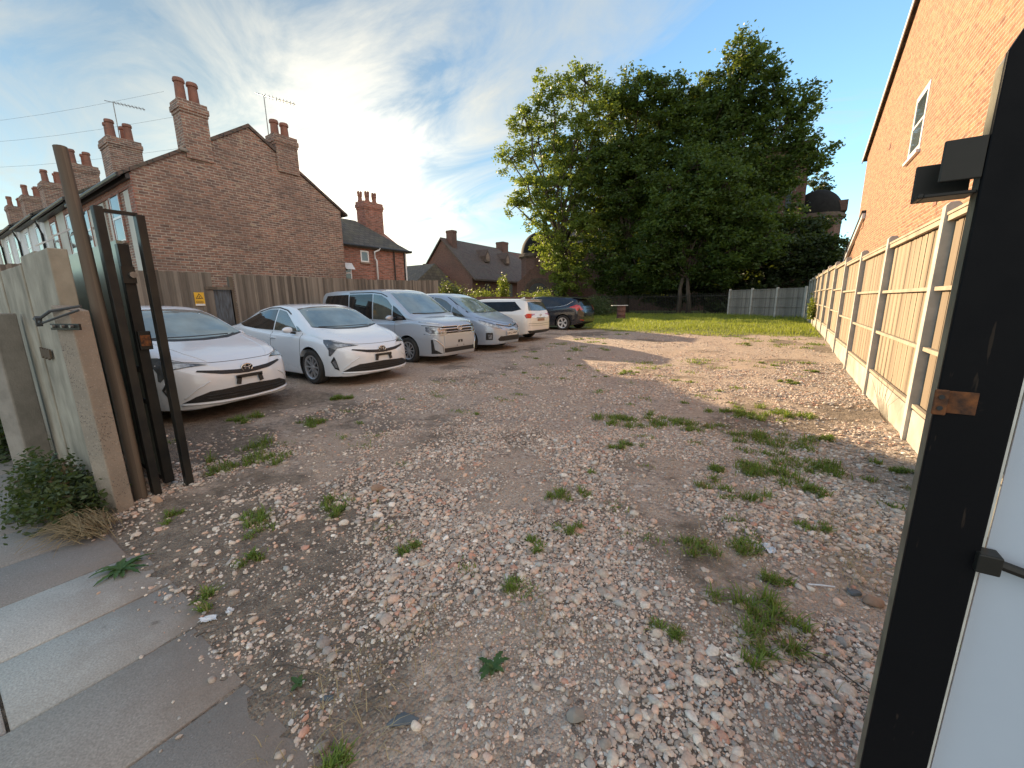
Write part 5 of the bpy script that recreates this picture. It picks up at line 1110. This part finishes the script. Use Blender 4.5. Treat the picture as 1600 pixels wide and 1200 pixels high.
# portal, rotated to face the lot
pr_ = MB(); r0_ = 1.55
def archpoly(r, zc, n=12): return [(-r, 0), (r, 0)] + [(r * math.cos(a), zc + r * math.sin(a)) for a in np.linspace(0, PI, n)]
def place_portal(mb, nm, mat):
    o = mb.build(nm, mat, ch); o.location = (-25.0, 43.35, 0); o.rotation_euler = (0, 0, R(24)); return o
m = MB(); m.prism([(-2.6, 0), (2.6, 0), (2.6, 3.7), (1.6, 4.6), (.9, 5.3), (0, 5.6), (-.9, 5.3), (-1.6, 4.6), (-2.6, 3.7)], 1, .0, 1.6); place_portal(m, 'portal', 'dark_brick')
m = MB()
for ro, ri, y0 in ((1.75, 1.5, -.10), (1.5, 1.28, -.06)):
    o_ = [(ro * math.cos(a), 2.5 + ro * math.sin(a)) for a in np.linspace(0, PI, 18)]; i_ = [(ri * math.cos(a), 2.5 + ri * math.sin(a)) for a in np.linspace(PI, 0, 18)]
    for k in range(17): m.prism([o_[k], o_[k + 1], i_[16 - k], i_[17 - k]], 1, y0, .002)
place_portal(m, 'portal_arch', 'church_trim')
m = MB(); m.prism(archpoly(1.2, 2.5), 1, -.03, .001); place_portal(m, 'portal_window', 'trim')
m = MB(); m.prism([(-.42, 7.7), (.42, 7.7), (.42, 8.9), (0, 9.3), (-.42, 8.9)], 1, -2.0, -1.6); o = m.build('dome_window', 'glass', ch); o.location = (-26.1, 45.6, 0); o.rotation_euler = (0, 0, R(38))

# ---------------------------------------------------------------- right fence: concrete posts, boards, panels
fr = empty('tan_panel_fence', (1.2, 5.5, 0)); tag(fr, 'long tan timber panel fence with concrete posts and gravel boards along the right side', 'fence')
FX = 0.0; sp = 2.45; rr0 = random.Random(9)
for i in range(-1, 11):
    y = sp * i; wy_ = 5.5 + y; zb_ = float(base_z(wy_)); top = 2.26
    m = MB(); m.prism([(-.055, zb_ - .3), (.055, zb_ - .3), (.055, zb_ + top - .0), (.03, zb_ + top + .03), (-.03, zb_ + top + .03), (-.055, zb_ + top)], 1, y - .055, y + .055)
    m.build('post', 'fence_concrete', fr, bevel=.008)
    if i == 10: break
    zb2 = float(base_z(wy_ + sp / 2)); y0, y1 = y + .057, y + sp - .057
    m = MB(); m.ext(-.022, .022, y0, y1, zb2 - .2, zb2 + .34); m.build('gravel_board', 'gravel_board', fr, bevel=.004)
    m = MB(); n = 20 if i < 4 else 12; st = (y1 - y0) / n
    for k in range(n):
        yy = y0 + st * (k + .5); m.box((.026 + (.004 if k % 2 else 0), yy, zb2 + .345 + .92), (.012, st * rr0.uniform(.74, .86), 1.80), (0, rr0.uniform(-.002, .002), R(3)))
    p_ = m.build('panel', 'tan_timber', fr)
    MB().ext(.036, .046, y0 + .002, y1 - .002, zb2 + .36, zb2 + 2.14).build('backing_boards', 'batten', p_)
    m = MB()
    for zz_ in (.36, .93, 1.50, 2.12): m.ext(-.030, .008, y0 + .002, y1 - .002, zb2 + zz_, zb2 + zz_ + (.038 if zz_ < 2 else .05))
    m.ext(-.04, .05, y0, y1, zb2 + 2.172, zb2 + 2.20); m.build('rail', 'rail_timber', p_, bevel=.003)
# far fence, silver grey
ff = empty('grey_panel_fence', (0, 0, 0)); tag(ff, 'short silver grey panel fence with concrete posts at the far right corner of the grass', 'fence')
A_, B_ = Vector((-3.3, 33.4, 0)), Vector((1.05, 30.3, 0)); u_ = (B_ - A_).normalized(); ang_ = math.atan2(u_.y, u_.x); Ln = (B_ - A_).length; zb_ = .22
for k in range(4):
    c = A_.lerp(B_, k / 3); MB().box((0, 0, .95), (.11, .11, 1.95)).build('post', 'fence_concrete', ff).location = (c.x, c.y, zb_); ff.children[-1].rotation_euler = (0, 0, ang_)
    if k < 3:
        c = A_.lerp(B_, (k + .5) / 3); s_ = Ln / 3 - .12; m = MB()
        for q in range(22): m.box((-s_ / 2 + s_ * (q + .5) / 22, .012 * (q % 2), .93), (s_ / 22 * .96, .012, 1.8))
        o = m.build('panel', 'far_timber', ff); o.location = (c.x, c.y, zb_); o.rotation_euler = (0, 0, ang_)
        m = MB()
        for z_ in (.12, .70, 1.28, 1.82): m.box((0, -.03, z_), (s_, .03, .045))
        r_ = m.build('rail', 'far_timber', o)
# left timber fence behind the cars
lf = empty('weathered_timber_fence', (-12.2, 2.0, 0)); tag(lf, 'weathered grey close-board fence running behind the parked cars', 'fence')
rr_ = random.Random(4); y = -1.0; bb = MB(); k = 0
while y < 10.6:
    wy_ = 2.0 + y; h_ = 2.27 + rr_.uniform(-.015, .015)
    if not (2.38 < y < 2.92): bb.box((.0 + .012 * (k % 2), y + .065, h_ / 2 + float(base_z(wy_))), (.018, .14, h_), (0, rr_.uniform(-.004, .004), rr_.uniform(-.03, .03)))
    y += .13; k += 1
bb.build('boards', 'grey_timber', lf)
for yy in (-.9, 1.5, 2.33, 2.97, 5.4, 7.9, 10.5): MB().ext(-.14, -.03, yy - .05, yy + .05, 0, 2.2).build('fence_post', 'old_timber', lf)
m = MB(); m.ext(-.07, -.03, 2.37, 2.95, .3, 1.86); m.build('infill_sheet', 'blue_sheet', lf)
m = MB(); m.ext(.02, .05, 2.34, 2.96, 1.86, 1.93); m.build('cross_rail', 'old_timber', lf)
sg = empty('warning_sign', (-12.168, 4.185, 1.62)); tag(sg, 'yellow rectangular sign with black warning triangle fixed to the timber fence', 'sign')
MB().ext(0, .006, -.105, .105, -.165, .165).build('sign_board', 'sign_yellow', sg, uv=False)
m = MB()
def tri(r, zc): return [(r * math.cos(a), zc + r * math.sin(a)) for a in (PI / 2, PI / 2 + 2 * PI / 3, PI / 2 + 4 * PI / 3)]
To, Ti = tri(.088, .055), tri(.064, .055)
for i in range(3): j = (i + 1) % 3; m.prism([To[i], To[j], Ti[j], Ti[i]], 0, .007, .009)
m.prism([(-.006, .075), (.022, .06), (.0, .045), (.012, .02), (-.02, .055), (-.002, .06)], 0, .007, .009); m.prism([(-.03, .022), (.035, .022), (.035, .028), (-.03, .028)], 0, .0072, .009)
for z_, w_ in ((-.055, .085), (-.078, .085), (-.098, .07)):
    q = -w_
    while q < w_ - .01: d_ = rr_.uniform(.012, .03); m.prism([(q, z_ - .005), (min(q + d_, w_), z_ - .005), (min(q + d_, w_), z_ + .005), (q, z_ + .005)], 0, .007, .009); q += d_ + .008
m.build('warning_print', 'ink', sg, uv=False)
m = MB(); m.ext(.006, .008, -.10, .10, -.16, -.115); m.build('sign_footer', 'plate_white', sg, uv=False)
# low wall past the timber fence, with ivy hedge and shrubs
lw_ = MB(); lw_.ext(-12.75, -12.45, 12.7, 27.5, 0, 1.72); o = lw_.build('low_brick_wall', 'dark_brick'); tag(o, 'low dark brick wall behind the far cars, under the shrubs', 'wall')
def shrub(name, label, c, rad, n, size, mat, cat='shrub', up=0.0, stem=True, group=None):
    root = empty(name, c); tag(root, label, cat, group); cl = max(3, int(n / 45)); d = rng.normal(size=(cl, 3)); d /= np.linalg.norm(d, axis=1)[:, None]; d[:, 2] = np.abs(d[:, 2]) * 1.0 if up == 0 else d[:, 2]
    C = d * (rng.random(cl) ** .45)[:, None] * np.array(rad); i = rng.integers(0, cl, n); P = C[i] + rng.normal(size=(n, 3)) * np.array(rad) * .17; P[:, 2] += up; P[:, 2] = np.maximum(P[:, 2], .01)
    ct = rng.random(cl); V, F, T = leaves(P, size, ct[i] * .6 + .4 * rng.random(n)); np_mesh('foliage', V, F, mat, root, attr=T)
    m = MB()
    for k in range(min(cl, 14)): q = C[k] + np.array([0, 0, up]); limb(m, (q[0] * .1, q[1] * .1, 0), q, .012 + rad[2] * .01, .004, .15, 4, 5)
    m.build('stems', 'bark', root, uv=False); return root
G2 = 'shrubs along the low wall'
shrub('ivy_hedge', 'mound of dark ivy hanging over the end of the timber fence', (-12.7, 14.0, 1.15), (.45, 1.3, 1.05), 5200, .11, 'bramble_leaf', 'hedge', group=G2)
shrub('ivy_hedge', 'lower ivy mound further along behind the silver-blue carrier', (-13.4, 17.5, 1.0), (.5, 1.5, 1.0), 3000, .12, 'shrub_leaf', 'hedge', group=G2)
shrub('sapling', 'tall pointed yellow-green sapling in front of the hall roof', (-13.9, 19.9, 1.0), (.42, .5, 1.0), 1500, .13, 'shrub_leaf', 'sapling', up=1.0, group=G2)
shrub('bright_shrub', 'bright yellow-green shrub right of the pointed sapling', (-14.2, 23.0, 1.0), (.6, .7, 1.1), 1700, .13, 'shrub_leaf', group=G2)
shrub('spiky_shrub', 'spiky yellow-green shrub nearest the church portal', (-14.4, 25.6, 1.0), (.9, 1.3, 1.15), 2600, .14, 'shrub_leaf', group=G2)
shrub('rounded_bush', 'rounded green bush at the edge of the grass behind the black hatchback', (-12.3, 31.2, .2), (1.45, 1.3, 1.5), 6500, .13, 'bramble_leaf')
shrub('climber', 'small green climber on the right fence near its far end', (1.05, 22.4, .55), (.16, .5, 1.0), 700, .11, 'shrub_leaf', 'climber')
# railings
rl = empty('metal_railings', (0, 0, 0)); tag(rl, 'dark metal railings under the tall trees at the far edge of the grass', 'railings')
m = MB()
for k in range(150): xx = -22 + 19.0 * k / 149; m.box((xx, 35.5, 1.05), (.025, .025, 1.75))
m.build('upright', 'black_steel', rl, uv=False)
m = MB(); m.ext(-22, -3, 35.48, 35.52, .40, .44); m.ext(-22, -3, 35.48, 35.52, 1.70, 1.74); m.build('rail', 'black_steel', rl, uv=False)
tb = empty('rusty_drum', (-9.0, 26.7, .2)); tag(tb, 'rusty brown metal drum with a pale board on top, standing in the grass', 'drum')
m = MB(); m.lathe([(.001, 0), (.29, 0), (.30, .02), (.285, .04), (.285, .3), (.30, .32), (.285, .34), (.285, .58), (.30, .6), (.285, .62), (.285, .86), (.30, .88), (.29, .9), (.001, .9)], 28); m.build('drum', 'drum', tb, smooth=True, sharp=40, uv=False)
MB().box((-.12, 0, .925), (1.05, .35, .035), (0, 0, R(33))).build('board', 'plate_white', tb, uv=False)

# ---------------------------------------------------------------- trees
tree('tall_loose_tree', 'tall airy tree with pale yellow-green leaves, leftmost of the group', (-19.4, 38, .2), .40, (-19.2, 38, 6.0), [(-22.7, 17.5, 1.4, 2.6), (-19.9, 20.3, -0.8, 2.4), (-16.7, 20.5, -0.6, 1.8), (-17.8, 16.8, 0.4, 3.0), (-22.7, 13.1, 0.9, 2.7), (-19.1, 12.5, -0.6, 2.9), (-24.8, 15.9, -0.6, 1.7), (-21.2, 9.5, -0.1, 2.4), (-18.7, 6.2, 0.2, 2.3), (-15.3, 17.3, -0.1, 2.3), (-23.5, 19.5, -0.1, 1.7), (-17.6, 3.7, -0.5, 1.7), (-24.2, 11.2, -0.7, 1.3), (-19.8, 15.2, 1.6, 2.8), (-20.2, 7.4, -1.5, 1.6), (-19.0, 5.0, -1.6, 1.6), (-18.3, 3.0, -1.3, 1.4), (-16.4, 8.5, 0, 1.8), (-16.8, 12.6, .4, 2.2), (-18.3, 9.3, .5, 2.0)], 'light_leaf', .30, .95, clr=.62, ivy=True)
if True: tree('dark_narrow_tree', 'darker upright tree between the airy pale tree and the tallest tree', (-13.2, 40, .2), .38, (-13.2, 40, 6.5), [(-13.9, 17.6, 1.5, 2.7), (-12.6, 19.4, -0.6, 2.0), (-14.7, 13.4, -1.0, 3.1), (-12.3, 14.1, 0.4, 2.9), (-13.2, 8.6, 1.1, 3.2), (-15.1, 5.8, -0.6, 2.7), (-11.8, 4.4, -1.0, 2.9), (-16.5, 10.2, -0.1, 2.7), (-10.7, 16.4, 0.2, 2.1), (-14.6, 3.0, -0.1, 1.7), (-10.6, 12.0, 0, 2.8), (-10.4, 7.5, 0, 2.6), (-16.2, 14.5, .5, 2.2), (-11.0, 2.6, .3, 1.8), (-14.5, 11, 1, 2.8), (-12.5, 11.5, -1, 2.8), (-15.0, 19.6, 0, 1.7), (-10.2, 19.2, 0, 1.7), (-9.6, 17.2, 0, 1.8)], 'tree_leaf', .30, 1.6, clr=.62)
tree('tallest_tree', 'tallest tree of the group with a dense dark green crown', (-5.0, 41, .2), .45, (-5.0, 41, 7.0), [(-6.9, 18.7, 1.3, 2.3), (-4.7, 20.4, -0.5, 1.7), (-3.7, 18.6, -0.7, 2.1), (-8.4, 17.6, 0.3, 2.1), (-4.8, 15.3, 1.0, 2.8), (-1.8, 14.4, -0.4, 2.1), (-7.0, 12.8, -0.9, 2.8), (-3.0, 11.1, -0.1, 2.8), (-0.4, 11.4, 0.1, 1.6), (-1.8, 8.0, -0.1, 2.5), (-0.2, 13.4, -0.0, 1.2), (-2.2, 17.0, -0.3, 1.4), (-5.5, 17.0, .2, 2.4), (-.3, 16.0, 0, 1.5), (1.0, 12.3, .2, 1.3), (-9.3, 14.8, 0, 2.3), (-8.8, 10.6, .4, 2.6), (-5.2, 8.6, .8, 2.8), (-4.6, 11.8, -.8, 2.8), (-6.5, 15.4, -.5, 2.6)], 'tree_leaf', .30, 1.5, clr=.62)
tree('maple_tree', 'mid-green double-trunked tree in front of the tallest tree', (-6.9, 36, .2), .17, (-6.9, 36, 3.2), [(-6.8, 11.8, 0.9, 1.7), (-4.5, 10.0, -0.6, 1.9), (-7.8, 8.4, -0.7, 2.3), (-4.9, 7.1, 0.3, 2.2), (-6.6, 4.9, 0.8, 2.3), (-3.6, 5.1, -0.4, 1.8), (-9.1, 6.1, -0.6, 1.7), (-2.8, 7.6, -0.1, 1.7), (-10.1, 4.1, 0.1, 1.3), (-8.6, 10.4, 0, 1.5), (-6.0, 8.6, -.9, 1.9), (-4.6, 4.0, .5, 1.7), (-8.4, 3.6, .4, 1.4), (-1.8, 5.4, .1, 1.5)], 'tree_leaf', .28, 1.8, clr=.55, trunks=2)
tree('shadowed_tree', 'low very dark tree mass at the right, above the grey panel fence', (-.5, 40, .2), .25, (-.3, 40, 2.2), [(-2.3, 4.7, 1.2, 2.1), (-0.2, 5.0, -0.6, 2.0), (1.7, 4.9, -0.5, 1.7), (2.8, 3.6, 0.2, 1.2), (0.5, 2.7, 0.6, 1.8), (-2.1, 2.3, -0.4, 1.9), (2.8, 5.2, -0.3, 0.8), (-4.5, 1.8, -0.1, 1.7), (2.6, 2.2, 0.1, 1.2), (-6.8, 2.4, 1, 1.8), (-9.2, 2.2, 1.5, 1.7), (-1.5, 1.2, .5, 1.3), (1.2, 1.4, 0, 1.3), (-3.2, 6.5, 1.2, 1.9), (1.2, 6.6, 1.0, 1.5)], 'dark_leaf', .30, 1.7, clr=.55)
tree('far_thin_tree', 'thin dark tree top peeping out beside the right dome', (2.3, 66, .2), .2, (2.2, 66, 10), [(2.3, 15.2, 0, 1.3), (3.1, 14.2, 0, .8)], 'dark_leaf', .35, .8, clr=.5)

# ---------------------------------------------------------------- gate on the left
cp = MB(); cp.prism([(-.078, -.3), (.078, -.3), (.078, 1.43), (-.078, 1.47)], 1, -.055, .055); o = cp.build('concrete_post', 'pitted', bevel=.008)
o.location = (-3.90, .63, 0); o.rotation_euler = (0, R(-1.0), R(20)); tag(o, 'pitted concrete post with sloping top, holding the gate straps', 'post')
o['group'] = 'concrete posts at the pavement'
cp = MB(); cp.ext(-.10, .10, -.09, .09, -.3, 1.41); o = cp.build('concrete_post', 'concrete', bevel=.012); o.location = (-5.80, .45, 0); o.rotation_euler = (0, 0, R(25)); tag(o, 'smooth grey concrete post at the left picture edge, in front of the panel wall', 'post', 'concrete posts at the pavement')
pw_ = MB(); o = pw_.tube([(0, 0, -.3), (.0, 0, .8), (-.05, 0, 1.5), (-.07, 0, 1.9), (-.13, 0, 2.50)], [.042, .042, .040, .038, .036], 12).build('timber_pole', 'old_timber', smooth=True, sharp=50); o.location = (-3.98, .775, 0); tag(o, 'leaning round weathered timber pole between the concrete post and the black gate', 'pole')
wl = empty('concrete_panel_wall', (-4.05, .62, 0)); tag(wl, 'stained wall of upright concrete slabs running left along the pavement', 'wall')
xx = -.02
for k, (w_, h_) in enumerate(((.52, 1.84), (.62, 1.86), (.66, 1.80), (.62, 1.81), (.75, 1.82), (.75, 1.84), (.9, 1.83), (.9, 1.85), (1.2, 1.84))):
    MB().ext(xx - w_ + .008, xx, -.02 + .01 * (k % 2), .075 + .01 * (k % 2), -.2, h_).build('concrete_slab', 'panel_concrete', wl, bevel=.006); xx -= w_
m = MB()
for k in range(9): m.ext(-1.12 + k * .045, -1.085 + k * .045, -.032, -.0205, 1.04 + .01 * (k % 3), 1.13 - .008 * (k % 2))
m.build('broken_vent', 'batten', wl, uv=False)
gt = empty('sliding_gate', (-4.0, .985, 0)); tag(gt, 'black and dark green sheeted sliding gate slid back between two black guide posts', 'gate')
leaf_ = MB(); leaf_.ext(-4.55, -.10, -.030, .006, .08, 1.93); leaf_.build('sheet', 'green_sheet', gt, bevel=.002)
m = MB(); m.ext(-.10, -.03, -.042, .022, .04, 1.90); m.ext(-4.55, -.10, -.03, .03, .04, .079); m.ext(-4.55, -.10, .013, .03, 1.80, 1.87); m.ext(-.34, -.10, -.045, -.031, .95, 1.0); m.ext(-.34, -.10, -.045, -.031, .70, .74); m.build('frame', 'black_steel', gt, bevel=.004)
m = MB(); m.ext(-.03, .004, -.035, .04, 1.13, 1.27); m.build('lock_box', 'black_steel', gt, bevel=.004)
m = MB(); m.ext(.004, .010, -.028, .03, 1.16, 1.24); m.build('strike_plate', 'rust', gt, uv=False)
m = MB(); m.tube([(.004, .0, 1.68), (.035, .0, 1.68)], .022, 12); m.build('roller', 'galv', gt, uv=False)
m = MB(); m.ext(-.02, .006, -.055, .02, 1.62, 1.74); m.build('roller_bracket', 'black_steel', gt, uv=False)
gf = empty('gate_guide_frame', (-3.96, .97, 0)); tag(gf, 'narrow black steel frame of two flat posts joined by a thin top bar', 'gate frame')
for yy, dx in ((-.105, 0), (.105, 0)):
    m = MB(); m.prism([(-.042, -.15), (.042, -.15), (.012, 2.13), (-.070, 2.13)] if yy < 0 else [(-.038, -.15), (.038, -.15), (.038, 2.10), (-.038, 2.10)], 1, yy - .025, yy + .025); o = m.build('frame_post', 'black_steel', gf, bevel=.004); o.rotation_euler = (0, 0, 0)
m = MB(); m.box((-.015, 0, 2.105), (.035, .20, .022)); m.build('top_bar', 'black_steel', gf, uv=False)
hs = empty('gate_strap', (-3.84, .57, 1.33)); tag(hs, 'black steel strap with two bright bolts across the pitted concrete post', 'strap')
m = MB(); m.box((0, 0, 0), (.28, .012, .04), (0, 0, R(18))); m.build('plate', 'black_steel', hs, bevel=.002)
m = MB()
for dx in (-.09, 0, .08): m.tube([(dx, dx * .32 - .004, .004), (dx + .006, dx * .32 - .022, .004)], .010, 10)
m.build('bolt', 'galv', hs, uv=False)
gc = empty('wire_clamp', (-3.95, .53, 1.40)); tag(gc, 'twisted wire loop and clamp tying the pole to the pitted concrete post', 'clamp')
m = MB(); m.tube([(-.17, -.03, -.02), (.02, .0, .03), (.16, .12, .06)], .009, 6); m.tube([(-.15, -.03, -.05), (.05, .0, -.02), (.20, .10, .035)], .007, 6); m.tube([(-.24, -.04, -.02), (-.12, -.03, -.045)], .012, 6)
m.box((-.17, -.035, -.035), (.035, .03, .06), (0, R(20), 0)); m.build('wire', 'wire', gc, uv=False)

# ---------------------------------------------------------------- black gate post in front, right
gp = empty('black_gate_post', (.27, 1.10, 0)); tag(gp, 'chipped black steel gate post close to the camera at the right picture edge', 'gate post')
m = MB(); m.prism([(.0, -.2), (.105, -.2), (.105, 1.90), (.022, 1.90), (.0, 1.85)], 1, 0, .012); m.build('face_plate', 'gate_post_paint', gp, bevel=.0025)
m = MB(); m.prism([(.002, -.2), (.103, -.2), (.103, 1.89), (.022, 1.89), (.002, 1.84)], 1, .0125, .055); m.build('back_box', 'edge_galv', gp, bevel=.002)
m = MB(); m.ext(-.055, -.0005, .001, .009, 1.655, 1.725); m.build('guide_plate', 'black_steel', gp, bevel=.002)
m = MB(); m.ext(-.078, -.0005, .058, .066, 1.632, 1.70); m.ext(-.078, -.070, .0095, .0575, 1.632, 1.64) ; m.ext(-.0695, -.0005, .0095, .0575, 1.632, 1.638); m.build('guide_channel', 'black_steel', gp, bevel=.0015)
m = MB(); m.ext(.012, .055, -.0025, -.0002, 1.226, 1.270); m.build('rust_patch', 'rust', gp, bevel=.001)
m = MB(); m.ext(-.006, .014, -.010, -.0036, 1.222, 1.272); hb = m.build('latch_tab', 'rust', gp, bevel=.002)
m = MB()
for z_ in (1.236, 1.258): m.tube([(.004, -.0105, z_), (.004, -.0112, z_)], .0045, 12)
m.build('bolt_hole', 'ink', hb, uv=False)
gl = empty('pale_gate_leaf', (.38, 1.13, 0)); tag(gl, 'pale bluish sheet gate leaf hung behind the near black post', 'gate leaf')
m = MB(); m.box((.62, .0, .93), (1.22, .004, 1.84)); m.build('sheet', 'white_sheet', gl, uv=False)
m = MB(); m.ext(-.001, .006, -.006, .004, .01, 1.85); m.build('sheet_edge', 'white_edge', gl, uv=False)
m = MB(); m.ext(-.012, .022, -.045, -.0065, .915, .955); lt_ = m.build('latch', 'black_steel', gl, bevel=.003)
m = MB(); m.tube([(.022, -.028, .935), (.10, -.022, .915), (.25, -.022, .905)], .010, 8); m.build('latch_bar', 'black_steel', lt_, uv=False)

# ---------------------------------------------------------------- plants by the pavement
shrub('bramble_bush', 'bramble bush at the foot of the panel wall, left of the pitted concrete post', (-4.35, .40, 0), (.62, .26, .33), 4200, .042, 'bramble_leaf', 'bush')
shrub('roadside_bush', 'leafy bush at the left picture edge behind the smooth concrete post', (-6.9, .35, 0), (.8, .35, .62), 2400, .075, 'bramble_leaf', 'bush')
st_ = empty('dry_grass_heap', (-3.62, .38, 0)); tag(st_, 'heap of dry straw-coloured grass at the foot of the pitted concrete post', 'dry grass')
m = MB(); 
for k in range(300):
    a = rr_.gauss(-2.55, .50); L_ = rr_.uniform(.12, .55); x, y = rr_.gauss(.05, .08), rr_.gauss(.06, .05); z = rr_.uniform(.01, .09); dx, dy = math.cos(a) * L_ * .95, math.sin(a) * L_ * .55
    m.tube([(x, y, z), (x + dx * .35, y + dy * .35, z + rr_.uniform(.0, .07)), (x + dx * .75, y + dy * .75, z * .6 + rr_.uniform(0, .03)), (x + dx, y + dy, .008)], [.0022, .002, .0015, .0008], 4, cap=False)
m.build('stalks', 'straw', st_, smooth=True, uv=False)
def rosette(name, label, c, n, L_, w_, cat='weed', jag=True, lift=.35):
    V, F, T = [], [], []
    for k in range(n):
        a = 2.4 * k + rr_.uniform(-.3, .3); l_ = L_ * rr_.uniform(.35, 1.15); ns = 9; tn = rr_.random(); el = lift * rr_.uniform(.4, 1.5); o0 = len(V)
        for i in range(ns + 1):
            t_ = i / ns; r_ = l_ * t_; z = l_ * (el * t_ - el * .9 * t_ * t_) + .008; ww = w_ * math.sin(PI * min(1, .12 + t_ * .88)) ** .7 * (1 + (.35 if (jag and i % 2) else -.25 if jag else 0))
            for sgn in (-1, 0, 1): V.append((r_ * math.cos(a) - sgn * ww * math.sin(a), r_ * math.sin(a) + sgn * ww * math.cos(a), z - (0 if sgn else .004))); T.append(tn)
        for i in range(ns):
            for j in (0, 1): q = o0 + i * 3 + j; F.append((q, q + 1, q + 4, q + 3))
    o = np_mesh(name, np.array(V), np.array(F), 'weed', attr=np.array(T), smooth=True); o.location = (c[0], c[1], max(0, gzs(*c))); tag(o, label, cat); return o
rosette('dock_weed', 'broad-leaved green weed spreading from the soil onto the pale paving slab', (-2.95, .43), 20, .14, .012, lift=.5)
rosette('saw_leaved_weed', 'dark green saw-leaved weed alone in the middle foreground gravel', (-.82, 1.06), 15, .075, .011, lift=.7)
rosette('seedling', 'small two-tone seedling on dark soil near the bottom edge', (-1.42, .60), 5, .04, .009, jag=False)

# ---------------------------------------------------------------- single stones and litter
def rock(name, label, c, size, mat, seed, rz=0.0, cat='stone', rot=(0, 0)):
    bm = bmesh.new(); bmesh.ops.create_icosphere(bm, subdivisions=3, radius=1.0); r_ = random.Random(seed)
    pl = [(Vector((r_.gauss(0, 1), r_.gauss(0, 1), r_.gauss(0, 1))).normalized(), r_.uniform(.55, .85)) for _ in range(9)]
    for v_ in bm.verts:
        for p_, l_ in pl:
            d_ = v_.co.dot(p_)
            if d_ > l_: v_.co -= p_ * (d_ - l_)
        v_.co = Vector((v_.co.x * size[0], v_.co.y * size[1], v_.co.z * size[2]))
    me = bpy.data.meshes.new(name); bm.to_mesh(me); bm.free(); o = link(name, me, mat, None, True, 30); o.location = (c[0], c[1], gzs(*c) + size[2] * .55); o.rotation_euler = (rot[0], rot[1], rz); tag(o, label, cat); return o
rock('brown_cobble', 'oblong brown cobble lying alone on the finer gravel left of centre', (-2.51, 1.84), (.075, .034, .03), 'brown_stone', 5, R(38))
rock('slate_shard', 'dark blue-grey slate shard at the bottom edge of the picture', (-.97, .73), (.028, .062, .010), 'slate_stone', 11, R(-52), 'slate', rot=(.15, .2))
rock('slate_shard', 'smaller greenish slate piece lying left of the large dark shard', (-1.27, .63), (.016, .03, .007), 'slate_stone', 13, R(-60), 'slate', rot=(.1, .1))
rock('tan_cobble', 'largest tan cobble beside the near black gate post', (.50, 2.33), (.045, .035, .026), 'brown_stone', 17, .4)
rock('grey_cobble', 'flat grey cobble touching the largest tan cobble near the post', (.43, 2.36), (.035, .028, .015), 'slate_stone', 18, .2)
rock('broken_concrete', 'pale peach lump of broken concrete at the foot of the black gate', (-3.78, .82), (.045, .035, .03), 'cardboard', 23, .4, 'rubble')
rock('rounded_boulder', 'largest pale pebble in the cluster at the bottom right', (-.46, 1.06), (.034, .028, .024), 'concrete', 29, .9)
def scrap(label, c, s_, seed):
    r_ = random.Random(seed); n = 7; V = []; F = []
    for i in range(n):
        for j in range(n): V.append(((i / (n - 1) - .5) * s_[0] * (1 + r_.uniform(-.25, .25)), (j / (n - 1) - .5) * s_[1] * (1 + r_.uniform(-.25, .25)), r_.uniform(0, s_[2])))
    for i in range(n - 1):
        for j in range(n - 1):
            if (i, j) in ((0, 0), (n - 2, 0), (0, n - 2)): continue
            F.append((i * n + j, (i + 1) * n + j, (i + 1) * n + j + 1, i * n + j + 1))
    m = MB(); m.add(V, F); o = m.build('paper_scrap', 'litter', None, uv=False); so = o.modifiers.new('s', 'SOLIDIFY'); so.thickness = .0012
    o.location = (c[0], c[1], max(0, gzs(*c)) + .006); o.rotation_euler = (0, 0, r_.uniform(0, 3)); tag(o, label, 'litter', 'pieces of white litter')
scrap('larger flat white scrap on dark soil beside the paving', (-2.10, .545), (.075, .035, .010), 3)
scrap('smaller folded white scrap just right of the larger flat one', (-2.07, .625), (.035, .028, .014), 4)
scrap('crumpled white paper among the pebbles near the right fence', (.075, 2.54), (.09, .06, .03), 6)
m = MB(); o = m.tube([(-.055, -.02, 0), (.0, 0, .004), (.055, .025, .002)], [.004, .004, .0035], 6).build('white_stick', 'litter', None, uv=False); o.location = (.30, 2.31, gzs(.3, 2.31) + .018); tag(o, 'straight white stick lying flat on the pebbles near the right gate post', 'stick')
for (x, y, a, l_, lb) in ((-1.50, .62, .5, .16, 'thin brown twig on the dark soil near the bottom left'), (-1.10, 2.2, 1.2, .14, 'thin dark twig among the fine gravel in the middle'), (.33, 1.75, -.5, .30, 'long dark twig beside the near black post'), (-2.0, .50, 1.0, .07, 'pale short twig beside the paving edge')):
    dx, dy = math.cos(a) * l_ / 2, math.sin(a) * l_ / 2; z = gzs(x, y) + .016
    o = MB().tube([(-dx, -dy, 0), (-dx * .3, -dy * .3 + .008, .006), (dx * .5, dy * .5 - .004, .005), (dx, dy, 0)], [.003, .0028, .002, .0012], 5).build('twig', 'bark', None, uv=False); o.location = (x, y, z); tag(o, lb, 'twig', 'twigs on the ground')
# dry stems leaning on the gravel board
m = MB()
for k in range(9):
    y0 = 5.0 + k * .08; m.tube([(0, (k - 4) * .05, 0), (-.05, (k - 4) * .09, .25), (-.02 - .03 * (k % 3), (k - 4) * .16, .42 + .05 * (k % 4))], [.003, .002, .001], 4)
o = m.build('dead_twigs', 'bark', None, uv=False); o.location = (1.14, 6.3, gzs(1.14, 6.3)); tag(o, 'thin dry stems leaning on the first gravel board of the right fence', 'stems')
